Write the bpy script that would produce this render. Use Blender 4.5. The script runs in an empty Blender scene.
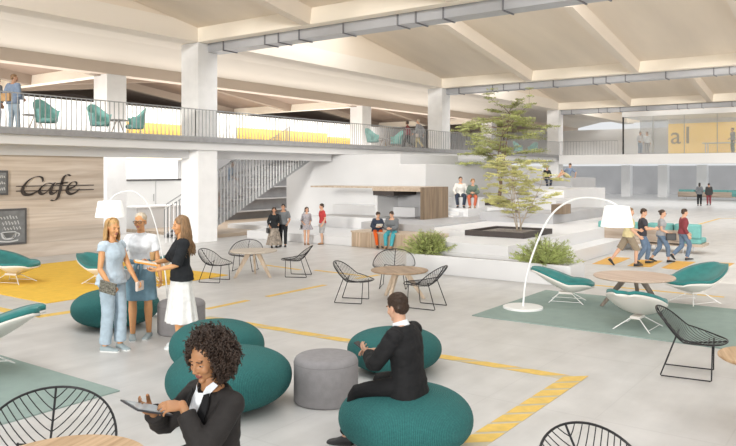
import bpy, bmesh, math, random
from mathutils import Vector, Matrix, noise, Quaternion
V = Vector
PI = math.pi
R = math.radians
COL = bpy.context.scene.collection
# ------------------------------------------------------------------ camera maths
# the building runs along world X (a) and Y (b); the camera stands at the origin, 2.5 m up
HC, F = 2.5, 717.0
YAW = R(36.0)
FW = V((math.cos(YAW), math.sin(YAW), 0)); RT = V((math.sin(YAW), -math.cos(YAW), 0))
def ray(px, py):
    return FW + RT*((px-368)/F) + V((0, 0, (172-py)/F))
def P(px, py, z=0.0):                       # floor (or height z) point seen at a pixel
    d = ray(px, py); t = (z-HC)/d.z
    return V((0, 0, HC)) + d*t
def at(px, Z, z=0.0):                       # point at a given distance ahead
    return FW*Z + RT*((px-368)/F*Z) + V((0, 0, z))
def onb(px, py, b):                         # point on the plane y=b
    d = ray(px, py); t = b/d.y
    return V((0, 0, HC)) + d*t
def face_rot(phi):                          # 0 looks at the camera, +90 to the right of the picture
    p = R(phi); d = -FW*math.cos(p) + RT*math.sin(p)
    return math.atan2(d.y, d.x) - PI/2      # local +Y is the front

# ------------------------------------------------------------------ materials
M = {}
def nodes(name):
    m = bpy.data.materials.new(name); m.use_nodes = True
    nt = m.node_tree; b = nt.nodes['Principled BSDF']
    M[name] = m
    return m, nt, b
def lk(nt, a, b): nt.links.new(a, b)
def mat(name, col, rough=0.6, metal=0.0, var=0.0, scale=8.0, bump=0.0, bscale=None, emit=0.0, stretch=None, trans=0.0, alpha=1.0, spec=None, sheen=0.0):
    if name in M: return M[name]
    m, nt, b = nodes(name)
    b.inputs['Base Color'].default_value = (*col, 1); b.inputs['Roughness'].default_value = rough
    b.inputs['Metallic'].default_value = metal
    if spec is not None: b.inputs['Specular IOR Level'].default_value = spec
    if sheen: b.inputs['Sheen Weight'].default_value = sheen
    if emit:
        b.inputs['Emission Color'].default_value = (*col, 1); b.inputs['Emission Strength'].default_value = emit
    if trans: b.inputs['Transmission Weight'].default_value = trans; b.inputs['IOR'].default_value = 1.45
    if alpha < 1: b.inputs['Alpha'].default_value = alpha
    tc = nt.nodes.new('ShaderNodeTexCoord'); mp = nt.nodes.new('ShaderNodeMapping')
    lk(nt, tc.outputs['Object'], mp.inputs['Vector'])
    if stretch: mp.inputs['Scale'].default_value = stretch
    nz = nt.nodes.new('ShaderNodeTexNoise'); nz.inputs['Scale'].default_value = scale; nz.inputs['Detail'].default_value = 5
    lk(nt, mp.outputs['Vector'], nz.inputs['Vector'])
    if var:
        cr = nt.nodes.new('ShaderNodeValToRGB')
        cr.color_ramp.elements[0].position = 0.3; cr.color_ramp.elements[1].position = 0.7
        cr.color_ramp.elements[0].color = (*[c*(1-var) for c in col], 1)
        cr.color_ramp.elements[1].color = (*[min(1, c*(1+var)) for c in col], 1)
        lk(nt, nz.outputs['Fac'], cr.inputs['Fac']); lk(nt, cr.outputs['Color'], b.inputs['Base Color'])
    if bump:
        n2 = nt.nodes.new('ShaderNodeTexNoise'); n2.inputs['Scale'].default_value = bscale or scale*4
        lk(nt, mp.outputs['Vector'], n2.inputs['Vector'])
        bp = nt.nodes.new('ShaderNodeBump'); bp.inputs['Strength'].default_value = bump; bp.inputs['Distance'].default_value = 0.01
        lk(nt, n2.outputs['Fac'], bp.inputs['Height']); lk(nt, bp.outputs['Normal'], b.inputs['Normal'])
    return m
def wood(name, c1, c2, axis='X', scale=1.0, planks=0.0, rough=0.5, pl_axis='Z', gap=0.55):
    m, nt, b = nodes(name); b.inputs['Roughness'].default_value = rough
    tc = nt.nodes.new('ShaderNodeTexCoord'); mp = nt.nodes.new('ShaderNodeMapping')
    lk(nt, tc.outputs['Object'], mp.inputs['Vector'])
    s = {'X': (0.6, 9, 9), 'Y': (9, 0.6, 9), 'Z': (9, 9, 0.6)}[axis]
    mp.inputs['Scale'].default_value = tuple(q*scale for q in s)
    nz = nt.nodes.new('ShaderNodeTexNoise'); nz.inputs['Scale'].default_value = 1.6; nz.inputs['Detail'].default_value = 6; nz.inputs['Distortion'].default_value = 0.6
    lk(nt, mp.outputs['Vector'], nz.inputs['Vector'])
    cr = nt.nodes.new('ShaderNodeValToRGB'); cr.color_ramp.elements[0].position = 0.32; cr.color_ramp.elements[1].position = 0.68
    cr.color_ramp.elements[0].color = (*c1, 1); cr.color_ramp.elements[1].color = (*c2, 1)
    lk(nt, nz.outputs['Fac'], cr.inputs['Fac'])
    out = cr.outputs['Color']
    if planks:
        sp = nt.nodes.new('ShaderNodeSeparateXYZ'); lk(nt, tc.outputs['Object'], sp.inputs['Vector'])
        mo = nt.nodes.new('ShaderNodeMath'); mo.operation = 'MULTIPLY'; mo.inputs[1].default_value = 1/planks
        lk(nt, sp.outputs[pl_axis], mo.inputs[0])
        fr = nt.nodes.new('ShaderNodeMath'); fr.operation = 'FRACT'; lk(nt, mo.outputs[0], fr.inputs[0])
        lt = nt.nodes.new('ShaderNodeMath'); lt.operation = 'LESS_THAN'; lt.inputs[1].default_value = 0.05; lk(nt, fr.outputs[0], lt.inputs[0])
        fl = nt.nodes.new('ShaderNodeMath'); fl.operation = 'FLOOR'; lk(nt, mo.outputs[0], fl.inputs[0])
        wn = nt.nodes.new('ShaderNodeTexWhiteNoise'); wn.noise_dimensions = '1D'; lk(nt, fl.outputs[0], wn.inputs['W'])
        mx = nt.nodes.new('ShaderNodeMix'); mx.data_type = 'RGBA'; mx.blend_type = 'MULTIPLY'
        mr = nt.nodes.new('ShaderNodeMapRange'); mr.inputs['To Min'].default_value = 0.86; mr.inputs['To Max'].default_value = 1.1
        lk(nt, wn.outputs['Value'], mr.inputs['Value'])
        cb = nt.nodes.new('ShaderNodeCombineColor')
        for i in range(3): lk(nt, mr.outputs['Result'], cb.inputs[i])
        mx.inputs['Factor'].default_value = 1; lk(nt, out, mx.inputs['A']); lk(nt, cb.outputs['Color'], mx.inputs['B'])
        m2 = nt.nodes.new('ShaderNodeMix'); m2.data_type = 'RGBA'
        m3 = nt.nodes.new('ShaderNodeMath'); m3.operation = 'MULTIPLY'; m3.inputs[1].default_value = 1-gap; lk(nt, lt.outputs[0], m3.inputs[0])
        lk(nt, m3.outputs[0], m2.inputs['Factor']); lk(nt, mx.outputs['Result'], m2.inputs['A'])
        m2.inputs['B'].default_value = (c1[0]*.3, c1[1]*.3, c1[2]*.3, 1); out = m2.outputs['Result']
    lk(nt, out, b.inputs['Base Color'])
    return m
def knit(name, c1, c2, n=70):
    m, nt, b = nodes(name); b.inputs['Roughness'].default_value = 0.85
    tc = nt.nodes.new('ShaderNodeTexCoord'); gr = nt.nodes.new('ShaderNodeSeparateXYZ'); lk(nt, tc.outputs['UV'], gr.inputs['Vector'])
    def wave(sock, k):
        a = nt.nodes.new('ShaderNodeMath'); a.operation = 'MULTIPLY'; a.inputs[1].default_value = k*2*PI; lk(nt, sock, a.inputs[0])
        s = nt.nodes.new('ShaderNodeMath'); s.operation = 'SINE'; lk(nt, a.outputs[0], s.inputs[0]); return s.outputs[0]
    mul = nt.nodes.new('ShaderNodeMath'); mul.operation = 'MAXIMUM'
    lk(nt, wave(gr.outputs['X'], n), mul.inputs[0]); lk(nt, wave(gr.outputs['Y'], n*.42), mul.inputs[1])
    nz = nt.nodes.new('ShaderNodeTexNoise'); nz.inputs['Scale'].default_value = 60; lk(nt, tc.outputs['Object'], nz.inputs['Vector'])
    ad = nt.nodes.new('ShaderNodeMath'); ad.operation = 'MULTIPLY_ADD'; ad.inputs[1].default_value = 1.6; lk(nt, nz.outputs['Fac'], ad.inputs[0]); lk(nt, mul.outputs[0], ad.inputs[2])
    mr = nt.nodes.new('ShaderNodeMapRange'); mr.inputs['From Min'].default_value = 0.3; mr.inputs['From Max'].default_value = 2.2; lk(nt, ad.outputs[0], mr.inputs['Value'])
    cr = nt.nodes.new('ShaderNodeMix'); cr.data_type = 'RGBA'; cr.inputs['A'].default_value = (*c1, 1); cr.inputs['B'].default_value = (*c2, 1)
    lk(nt, mr.outputs['Result'], cr.inputs['Factor']); lk(nt, cr.outputs['Result'], b.inputs['Base Color'])
    bp = nt.nodes.new('ShaderNodeBump'); bp.inputs['Strength'].default_value = 0.5; bp.inputs['Distance'].default_value = 0.008
    lk(nt, ad.outputs[0], bp.inputs['Height']); lk(nt, bp.outputs['Normal'], b.inputs['Normal'])
    return m

# ------------------------------------------------------------------ mesh buffer
class MB:
    def __init__(s): s.v = []; s.f = []; s.mi = []; s.cur = 0; s.uv = None
    def add(s, vs, fs):
        o = len(s.v); s.v += [V(q) for q in vs]; s.f += [tuple(i+o for i in f) for f in fs]; s.mi += [s.cur]*len(fs)
        return s
    def box(s, x0, y0, z0, x1, y1, z1):
        vs = [(x, y, z) for z in (z0, z1) for y in (y0, y1) for x in (x0, x1)]
        return s.add(vs, [(0, 2, 3, 1), (4, 5, 7, 6), (0, 1, 5, 4), (2, 6, 7, 3), (0, 4, 6, 2), (1, 3, 7, 5)])
    def cbox(s, c, sx, sy, sz, rz=0, bev=0):
        vs = []; fs = [(0, 2, 3, 1), (4, 5, 7, 6), (0, 1, 5, 4), (2, 6, 7, 3), (0, 4, 6, 2), (1, 3, 7, 5)]
        m = Matrix.Rotation(rz, 3, 'Z')
        for z in (-sz/2, sz/2):
            for y in (-sy/2, sy/2):
                for x in (-sx/2, sx/2): vs.append(V(c)+m@V((x, y, z)))
        return s.add(vs, fs)
    def obox(s, c, ax, ay, az):            # oriented box from half-axis vectors
        c, ax, ay, az = V(c), V(ax), V(ay), V(az); vs = []
        for k in (-1, 1):
            for j in (-1, 1):
                for i in (-1, 1): vs.append(c+ax*i+ay*j+az*k)
        return s.add(vs, [(0, 2, 3, 1), (4, 5, 7, 6), (0, 1, 5, 4), (2, 6, 7, 3), (0, 4, 6, 2), (1, 3, 7, 5)])
    def quad(s, a, b, c, d): return s.add([a, b, c, d], [(0, 1, 2, 3)])
    def tube(s, pts, r, n=6, closed=False, caps=True):
        pts = [V(p) for p in pts]; m = len(pts)
        rr = r if isinstance(r, (list, tuple)) else [r]*m
        vs = []; t0 = (pts[1]-pts[0]).normalized()
        u = t0.orthogonal().normalized(); prev = t0
        for i, p in enumerate(pts):
            if closed: t = (pts[(i+1) % m]-pts[i-1])
            else: t = pts[min(i+1, m-1)]-pts[max(i-1, 0)]
            t = t.normalized() if t.length > 1e-9 else prev
            q = prev.rotation_difference(t); u = q@u; u = (u-t*u.dot(t)).normalized(); prev = t
            w = t.cross(u)
            for k in range(n):
                a = 2*PI*k/n; vs.append(p+(u*math.cos(a)+w*math.sin(a))*rr[i])
        fs = []
        for i in range(m if closed else m-1):
            j = (i+1) % m
            for k in range(n): fs.append((i*n+k, i*n+(k+1) % n, j*n+(k+1) % n, j*n+k))
        if not closed and caps:
            fs.append(tuple(range(n-1, -1, -1))); fs.append(tuple((m-1)*n+k for k in range(n)))
        return s.add(vs, fs)
    def loft(s, rings):
        n = len(rings[0]); vs = [p for r in rings for p in r]; fs = []
        for i in range(len(rings)-1):
            for k in range(n): fs.append((i*n+k, i*n+(k+1) % n, (i+1)*n+(k+1) % n, (i+1)*n+k))
        fs.append(tuple(range(n-1, -1, -1))); fs.append(tuple((len(rings)-1)*n+k for k in range(n)))
        return s.add(vs, fs)
    def ell(s, c, r, m=None, nu=16, nv=10):
        c = V(c); r = (r, r, r) if not isinstance(r, (tuple, list)) else r
        vs = [V((0, 0, r[2]))]
        for j in range(1, nv):
            ph = PI*j/nv
            for i in range(nu):
                th = 2*PI*i/nu; vs.append(V((r[0]*math.sin(ph)*math.cos(th), r[1]*math.sin(ph)*math.sin(th), r[2]*math.cos(ph))))
        vs.append(V((0, 0, -r[2]))); fs = []
        for i in range(nu): fs.append((0, 1+i, 1+(i+1) % nu))
        for j in range(nv-2):
            for i in range(nu):
                a = 1+j*nu+i; b = 1+j*nu+(i+1) % nu; fs.append((a, a+nu, b+nu, b))
        L = len(vs)-1
        for i in range(nu): fs.append((L, 1+(nv-2)*nu+(i+1) % nu, 1+(nv-2)*nu+i))
        if m is not None: vs = [m@q for q in vs]
        return s.add([q+c for q in vs], fs)
    def lathe(s, prof, c=(0, 0, 0), n=32):
        c = V(c); vs = []; fs = []
        for (r, z) in prof:
            for k in range(n): vs.append(c+V((r*math.cos(2*PI*k/n), r*math.sin(2*PI*k/n), z)))
        for i in range(len(prof)-1):
            for k in range(n): fs.append((i*n+k, i*n+(k+1) % n, (i+1)*n+(k+1) % n, (i+1)*n+k))
        fs.append(tuple(range(n-1, -1, -1))); fs.append(tuple((len(prof)-1)*n+k for k in range(n)))
        return s.add(vs, fs)
    def xf(s, m): s.v = [m@q for q in s.v]; return s
    def join(s, o, mi=None):
        k = len(s.v); s.v += o.v; s.f += [tuple(i+k for i in f) for f in o.f]; s.mi += (o.mi if mi is None else [mi]*len(o.f)); return s
    def build(s, name, mats, parent=None, smooth=False, bevel=0, mod=None):
        me = bpy.data.meshes.new(name); me.from_pydata([tuple(q) for q in s.v], [], s.f); me.validate(clean_customdata=False)
        if not isinstance(mats, (list, tuple)): mats = [mats]
        for m in mats: me.materials.append(M[m] if isinstance(m, str) else m)
        if len(mats) > 1 and len(me.polygons) == len(s.mi):
            me.polygons.foreach_set('material_index', s.mi)
        if smooth: me.polygons.foreach_set('use_smooth', [True]*len(me.polygons))
        me.update()
        bm = bmesh.new(); bm.from_mesh(me); bmesh.ops.recalc_face_normals(bm, faces=bm.faces); bm.to_mesh(me); bm.free()
        o = bpy.data.objects.new(name, me); COL.objects.link(o)
        if parent: o.parent = parent
        if bevel:
            b = o.modifiers.new('bevel', 'BEVEL'); b.width = bevel; b.segments = 2; b.limit_method = 'ANGLE'
        return o
def tag(o, label=None, cat=None, group=None, kind=None):
    if label: o['label'] = label
    if cat: o['category'] = cat
    if group: o['group'] = group
    if kind: o['kind'] = kind
    return o
def thing(name, loc, rz, label, cat, group=None):
    o = bpy.data.objects.new(name, None); COL.objects.link(o); o.empty_display_size = .1
    o.location = loc; o.rotation_euler = (0, 0, rz)
    return tag(o, label, cat, group)
def struct(o): o['kind'] = 'structure'; return o
def sbox(name, m, *dims, bevel=0): return struct(MB().box(*dims).build(name, m, bevel=bevel))
def kids(o): return [c for c in bpy.data.objects if c.parent == o]
def copy_tree(o, kidmap, parent=None):
    c = o.copy(); COL.objects.link(c)
    if parent: c.parent = parent
    for ch in kidmap.get(o.name, []): copy_tree(ch, kidmap, c)
    return c
def tree_map(o, mp=None):
    mp = {} if mp is None else mp; k = kids(o); mp[o.name] = k
    for c in k: tree_map(c, mp)
    return mp
def dup(o, mp, loc, rz, label, group=None):
    c = copy_tree(o, mp); c.location = loc; c.rotation_euler = (0, 0, rz); c['label'] = label
    if group: c['group'] = group
    return c
def bake(mb, voxel, smooth=2, fac=0.5):
    me = bpy.data.meshes.new('tmp'); me.from_pydata([tuple(q) for q in mb.v], [], mb.f); me.validate()
    bm = bmesh.new(); bm.from_mesh(me); bmesh.ops.recalc_face_normals(bm, faces=bm.faces); bm.to_mesh(me); bm.free()
    o = bpy.data.objects.new('tmp', me); COL.objects.link(o)
    r = o.modifiers.new('r', 'REMESH'); r.mode = 'VOXEL'; r.voxel_size = voxel
    if smooth:
        s = o.modifiers.new('s', 'SMOOTH'); s.iterations = smooth; s.factor = fac
    dg = bpy.context.evaluated_depsgraph_get(); ev = o.evaluated_get(dg); m2 = ev.to_mesh()
    out = MB(); out.v = [v.co.copy() for v in m2.vertices]; out.f = [tuple(p.vertices) for p in m2.polygons]; out.mi = [0]*len(out.f)
    nrm = [v.normal.copy() for v in m2.vertices]
    ev.to_mesh_clear(); bpy.data.objects.remove(o); bpy.data.meshes.remove(me)
    out.n = nrm
    return out
# ------------------------------------------------------------------ people
def ring(c, ax, ay, rx, ry, n=20, p=0.9):
    out = []
    for k in range(n):
        a = 2*PI*k/n; ca, sa = math.cos(a), math.sin(a)
        out.append(c + ax*(rx*math.copysign(abs(ca)**p, ca)) + ay*(ry*math.copysign(abs(sa)**p, sa)))
    return out
def limb(mb, pts, rad, n=14, cap=True):
    """closed tapered limb; rounded ends"""
    pts = [V(p) for p in pts]; rad = list(rad)
    if cap:
        d0 = (pts[0]-pts[1]).normalized(); d1 = (pts[-1]-pts[-2]).normalized()
        pts = [pts[0]+d0*rad[0]*.85, pts[0]+d0*rad[0]*.5]+pts+[pts[-1]+d1*rad[-1]*.5, pts[-1]+d1*rad[-1]*.85]
        rad = [rad[0]*.35, rad[0]*.85]+rad+[rad[-1]*.85, rad[-1]*.35]
    mb.tube(pts, rad, n)
def ik(a, b, l1, l2, hint):
    d = b-a; L = d.length; mx = (l1+l2)*.998
    if L > mx: b = a+d*(mx/L); d = b-a; L = mx
    k = (l1*l1-l2*l2+L*L)/(2*L); h = math.sqrt(max(l1*l1-k*k, 1e-8)); u = d/L
    hp = V(hint)-u*V(hint).dot(u)
    if hp.length < 1e-6: hp = u.orthogonal()
    return a+u*k+hp.normalized()*h, b
def hand(mb, w, d, nrm, side, curl=(25, 35, 25), spread=.0, thumb=.5, s=1.0):
    """w wrist, d finger direction, nrm palm facing, side +1 when the thumb leaves towards d x nrm"""
    d = d.normalized(); nrm = (nrm-d*nrm.dot(d)).normalized(); t = d.cross(nrm)*side
    q = lambda a, b, c: w+(d*a+t*b+nrm*c)*s
    rr = []
    for a, hw, hh in ((-.012, .024, .018), (.015, .030, .017), (.045, .038, .016), (.072, .041, .014), (.088, .038, .010)):
        rr.append(ring(q(a, 0, 0), t, nrm, hw*s, hh*s, 14))
    mb.loft(rr)
    for i, (off, L, r) in enumerate(((.030, .070, .0092), (.010, .079, .0096), (-.011, .073, .0091), (-.031, .056, .0080))):
        p = q(.080-abs(off-.005)*.22, off, 0); ang = 0; pts = [q(.05, off*.9, 0), p]; rad = [r*s, r*s]
        fan = off*(3.0+spread*8)
        for k, fr in enumerate((.45, .32, .23)):
            ang += R(curl[k]*(1+.12*i)); dd = (d*math.cos(ang)+nrm*math.sin(ang)+t*fan*.5*math.cos(ang)).normalized()
            m1 = p+dd*(L*fr*.5*s); p = p+dd*(L*fr*s); pts += [m1, p]; r2 = r*(1-.07*(k+1)); rad += [r2*.97*s, r2*s]
        limb(mb, pts, rad, 8)
    a0 = q(.012, .018, .004); a1 = q(.040, .046, .012+thumb*.010); a2 = q(.066, .056, .020+thumb*.022); a3 = q(.090, .054-.012*thumb, .026+thumb*.030)
    limb(mb, [a0, a1, a2, a3], [.015*s, .0125*s, .0108*s, .0088*s], 8)
HEADS = {}
def head_mesh(sex, vox):
    key = (sex, vox)
    if key in HEADS: return HEADS[key]
    f = sex == 'f'; m = MB()
    m.ell((0, -.014, .032), (.073, .092, .082), nu=24, nv=16)
    m.ell((0, .028, -.012), (.061, .062, .085), nu=20, nv=14)
    m.ell((0, .024, -.062), (.050 if f else .055, .055, .044), nu=16)
    m.ell((0, .066, -.094), (.020 if f else .025, .020, .018))
    for s in (-1, 1):
        m.ell((s*.034, .058, -.028), (.026, .026, .026))
        m.ell((s*.030, .078, .024), (.022, .010, .008))
        m.ell((s*.075, -.004, -.008), (.009, .018, .031))
        m.ell((s*.0105, .094, -.033), (.008, .010, .007))
    limb(m, [(0, .083, .016), (0, .093, -.006), (0, .103, -.028)], [.007, .008, .0095], 10)
    m.ell((0, .083, -.055), (.022, .011, .006)); m.ell((0, .082, -.066), (.019, .012, .007))
    b = bake(m, vox, 6 if vox < .005 else 3)
    for i, v in enumerate(b.v):
        for s in (-1, 1):
            e = V((s*.031, .088, .002)); d = math.sqrt(((v.x-e.x)/1.25)**2+(v.y-e.y)**2*.6+((v.z-e.z)*1.25)**2)
            if d < .021: v.y -= .010*(1-(d/.021)**2)
    def region(c):
        x, y, z = abs(c.x), c.y, c.z
        if y > .074 and x < .0235*(1 if z > -.062 else .85) and -.073 < z < -.0505 and x < .024*(1-abs(z+.061)/.02): return 2
        if y > .06 and .012 < x < .050 and abs(z-(.0265-(x-.03)**2*4)) < (.0028 if f else .0034): return 3
        return 0
    for k, fc in enumerate(b.f):
        c = sum((b.v[i] for i in fc), V())/len(fc); b.mi[k] = region(c)
    for s in (-1, 1):                                     # eyeballs with iris, upper lid
        for kk, (rr_, cen) in enumerate(((.0125, V((s*.0305, .0680, .001))),)):
            e = MB(); e.ell((0, 0, 0), rr_, nu=14, nv=10); e.mi = []
            for fc in e.f:
                c = sum((e.v[i] for i in fc), V())/len(fc)
                e.mi.append(5 if (c.y > .007 and math.hypot(c.x, c.z) < .0075 and -.0052 < c.z < .0032) else (0 if c.z > .0014 or c.z < -.0030 else 4))
            e.v = [q+cen for q in e.v]; b.join(e)
    HEADS[key] = b
    return b

def wrinkle(mb, amp, sc=9.0, seed=0.0):
    if not amp: return mb
    off = V((seed*3.1, seed*1.7, seed))
    for i, v in enumerate(mb.v):
        q = V((v.x*sc, v.y*sc, v.z*sc*1.7))+off
        n = noise.noise(q)*.7+(1-abs(noise.noise(q*1.9)))*.5-.4
        mb.v[i] = v+mb.n[i]*(amp*n)
    return mb
HAIR_E = dict(
    short=[((0, -.020, .044), (.079, .093, .080)), ((0, -.048, .000), (.071, .060, .066))],
    crop=[((0, -.018, .042), (.076, .090, .078)), ((0, -.046, .003), (.068, .056, .058))],
    bob=[((0, -.024, .046), (.082, .096, .082)), ((0, -.05, -.02), (.080, .065, .075)), ((.062, -.005, -.03), (.024, .045, .06)), ((-.062, -.005, -.03), (.024, .045, .06))],
    bun=[((0, -.024, .046), (.079, .092, .080)), ((0, -.06, -.01), (.06, .046, .058)), ((0, -.115, .045), (.036, .034, .036))],
)
def hair_strand(mb, p, flow, n, L, r, wave, rng, taper=.35, k=6):
    pts = []; ph = rng.random()*6.28; ax = V((rng.uniform(-1, 1), rng.uniform(-1, 1), 0)).normalized()
    for i in range(n+1):
        t = i/n; q = flow(p, t*L); pts.append(q+ax*(wave*math.sin(ph+t*L*26)*t)+V((-ax.y, ax.x, 0))*(wave*.7*math.cos(ph+t*L*22)*t))
    mb.tube(pts, [r*(1-(1-taper)*(i/n)**2) for i in range(n+1)], k)

def person(loc, phi, label, H=1.7, sex='m', res=2, skin='skin_light', hairc='hair_brown', hair='short', pose=None, top=None, bottom=None, shoes='shoe_dark', rng_seed=1, fat=1.0, group=None, extra=None, zoff=0.0, name='person'):
    """res 0 = close to the camera, 1 = middle, 2 = small in the photo"""
    S = H/1.70; f = sex == 'f'; rng = random.Random(rng_seed)
    vb = (.008, .0105, .015)[res]; vh = (.0042, .006, .009)[res]; vc = (.008, .011, .015)[res]; vhand = (.0038, .005, .0055)[res]
    pose = pose or {}
    g = lambda k, d: pose.get(k, d)
    root = thing(name, V(loc)+V((0, 0, zoff)), face_rot(phi), label, 'person', group)
    pz = g('pelvis', (0, 0, .921)); Pv = V(pz); lean = g('lean', 3); side = g('bend', 0); tw = R(g('twist', 0)); py = R(g('pyaw', 0)); ptilt = g('ptilt', lean*.3)
    fr = []          # spine frames: (dist, point, up, lat, fwd)
    def frame(ang, bnd, yaw):
        m = Matrix.Rotation(yaw, 3, 'Z')@Matrix.Rotation(R(bnd), 3, 'Y')@Matrix.Rotation(-R(ang), 3, 'X')
        return m
    N = 12; p = Pv.copy(); Ltot = .50; prev = 0
    def ang_at(t): return ptilt+(lean*1.15-ptilt)*min(1, max(0, t/.30))+g('hunch', 0)*max(0, (t-.25)/.25)
    samp = [-.10+.60*i/24 for i in range(25)]
    pts = {}
    i0 = min(range(25), key=lambda i: abs(samp[i]))
    fr = [None]*25; fr[i0] = (Pv.copy(), frame(ang_at(0), 0, py))
    for i in range(i0+1, 25):
        t = samp[i]; y = py+tw*min(1, max(0, t/.4)); m = frame(ang_at(t), side*min(1, max(0, t/.3)), y)
        fr[i] = (fr[i-1][0]+m@V((0, 0, .025)), m)
    for i in range(i0-1, -1, -1):
        m = frame(ang_at(0), 0, py); fr[i] = (fr[i+1][0]-m@V((0, 0, .025)), m)
    def sp(t):
        x = (t+.10)/.025; i = max(0, min(23, int(x))); a = min(1, max(0, x-i)); 
        c = fr[i][0].lerp(fr[i+1][0], a); return c, fr[i if a < .5 else i+1][1]
    if f:
        T = [(-.095, .075, .07, 0), (-.05, .150, .105, -.01), (0, .168, .118, -.012), (.05, .158, .11, -.008), (.12, .124, .092, 0), (.17, .118, .088, .003), (.23, .128, .098, .008), (.30, .142, .118, .020), (.35, .148, .112, .014), (.40, .150, .09, 0), (.435, .130, .075, -.006), (.465, .085, .062, -.010), (.49, .052, .052, -.010), (.53, .046, .048, 0)]
        shw, hipw = .150, .088
    else:
        T = [(-.095, .075, .07, 0), (-.05, .142, .105, -.005), (0, .158, .115, -.005), (.05, .152, .11, -.003), (.12, .140, .100, 0), (.18, .142, .102, 0), (.24, .152, .112, .003), (.30, .165, .122, .008), (.36, .172, .120, .006), (.41, .170, .100, 0), (.45, .140, .085, -.006), (.475, .095, .07, -.008), (.50, .062, .060, -.006), (.53, .056, .058, 0)]
        shw, hipw = .172, .085
    def torso_rings(inf, t0, t1, flare=0, drop=0):
        out = []
        ts = [t for t in T if t0 <= t[0] <= t1]
        def interp(t):
            for a, b in zip(T, T[1:]):
                if a[0] <= t <= b[0]:
                    k = (t-a[0])/(b[0]-a[0]); return [a[j]+(b[j]-a[j])*k for j in range(4)]
            return list(T[0] if t < T[0][0] else T[-1])
        grid = [t0+(t1-t0)*i/14 for i in range(15)]
        for t in grid:
            q = interp(max(t, T[0][0])) if t > -.03 else interp(-.0)
            c, m = sp(t)
            if t < -.10: c = sp(-.1)[0]-sp(-.1)[1]@V((0, 0, -.10-t))
            k = max(0, (.12-t))*flare
            out.append(ring(c+m@V((0, q[3], 0)), m@V((1, 0, 0)), m@V((0, 1, 0)), (q[1]*fat+inf+k), (q[2]*fat+inf+k*.8)))
        return out
    # joints
    cS, mS = sp(.425)
    sh = {}; hp = {}
    cH, mH = sp(0)
    for s, k in ((1, 'R'), (-1, 'L')):
        sh[k] = cS+mS@V((s*shw, -.008, -.008-(g('shrug'+k, 0))*-1)); hp[k] = cH+mH@V((s*hipw, 0, -.01))
    UA, FA, TH, SN = .285, .250, .425, .415
    arms, legs = {}, {}
    for s, k in ((1, 'R'), (-1, 'L')):
        tgt = V(g('hand'+k, (s*.235, .05, .80))); hint = g('elbow'+k, (s*.3, -1, -.2))
        e, w = ik(sh[k], tgt, UA, FA, hint); arms[k] = (sh[k], e, w)
        tgt = V(g('foot'+k, (s*.10, 0, .075))); hint = g('knee'+k, (s*.12, 1, .1))
        e, w = ik(hp[k], tgt, TH, SN, hint); legs[k] = (hp[k], e, w)
    # ---- body
    b = MB(); rr = []
    for t, rx, ry, off in T:
        c, m = sp(min(t, .5)) 
        if t > .5: c = c+m@V((0, 0, t-.5))
        rr.append(ring(c+m@V((0, off, 0)), m@V((1, 0, 0)), m@V((0, 1, 0)), rx*fat, ry*fat))
    b.loft(rr)
    ar = 0.88 if f else 1.0
    for k in 'RL':
        a, e, w = arms[k]; l = lambda x, y, t: x.lerp(y, t)
        limb(b, [a, l(a, e, .3), l(a, e, .65), e, l(e, w, .25), l(e, w, .6), w], [.056*ar, .050*ar, .044*ar, .038*ar, .041*ar, .034*ar, .026*ar])
        b.ell(l(a, cS, .12), (.055*ar, .055*ar, .055*ar))
        a, e, w = legs[k]
        limb(b, [a, l(a, e, .2), l(a, e, .6), e, l(e, w, .25), l(e, w, .55), w], [.088, .086, .068, .053, .056, .046, .034])
        # foot
        ty = R(g('toe'+k, 0))*1.0+ (R(8) if k == 'R' else -R(8))*-1*1.0; tp = R(g('pitch'+k, 0))
        dirf = V((math.sin(-ty), math.cos(ty), 0)); dirf = (dirf*math.cos(tp)+V((0, 0, -1))*math.sin(tp)).normalized()
        if g('dir'+k, None): dirf = V(g('dir'+k, None)).normalized()
        upf = (V((0, 0, 1))-dirf*dirf.z).normalized() if abs(dirf.z) < .95 else V((0, -1, 0)); latf = dirf.cross(upf)
        legs[k] = (a, e, w, dirf, upf, latf)
        fr_ = [ring(w+dirf*y+upf*z, latf, upf, hw, hh, 14) for y, z, hw, hh in ((-.055, -.045, .018, .022), (-.04, -.038, .028, .034), (0, -.035, .032, .038), (.05, -.042, .034, .030), (.10, -.052, .040, .021), (.14, -.057, .040, .016), (.17, -.060, .028, .012))]
        b.loft(fr_)
    hc0, hm0 = sp(.5)
    neck_up = hm0@V((0, 0, 1))
    hy, hpch, hrl = g('head', (0, 0, 0))
    hm = Matrix.Rotation(py+tw+R(-hy), 3, 'Z')@Matrix.Rotation(R(hrl), 3, 'Y')@Matrix.Rotation(-R(hpch), 3, 'X')
    nd = (neck_up*1.0+V((0, 0, .6))).normalized()
    hc = hc0+nd*.075+V((0, 0, .075))+hm@V((0, .018, 0))
    limb(b, [hc0-neck_up*.03, hc0+nd*.04, hc-hm@V((0, .010, .03))], [.054 if f else .062, .048 if f else .056, .048 if f else .056])
    bb = bake(b, vb, 3)
    hd = head_mesh(sex, vh); h2 = MB(); h2.v = [hc+hm@q for q in hd.v]; h2.f = hd.f; h2.mi = list(hd.mi)
    bb.join(h2)
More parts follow.
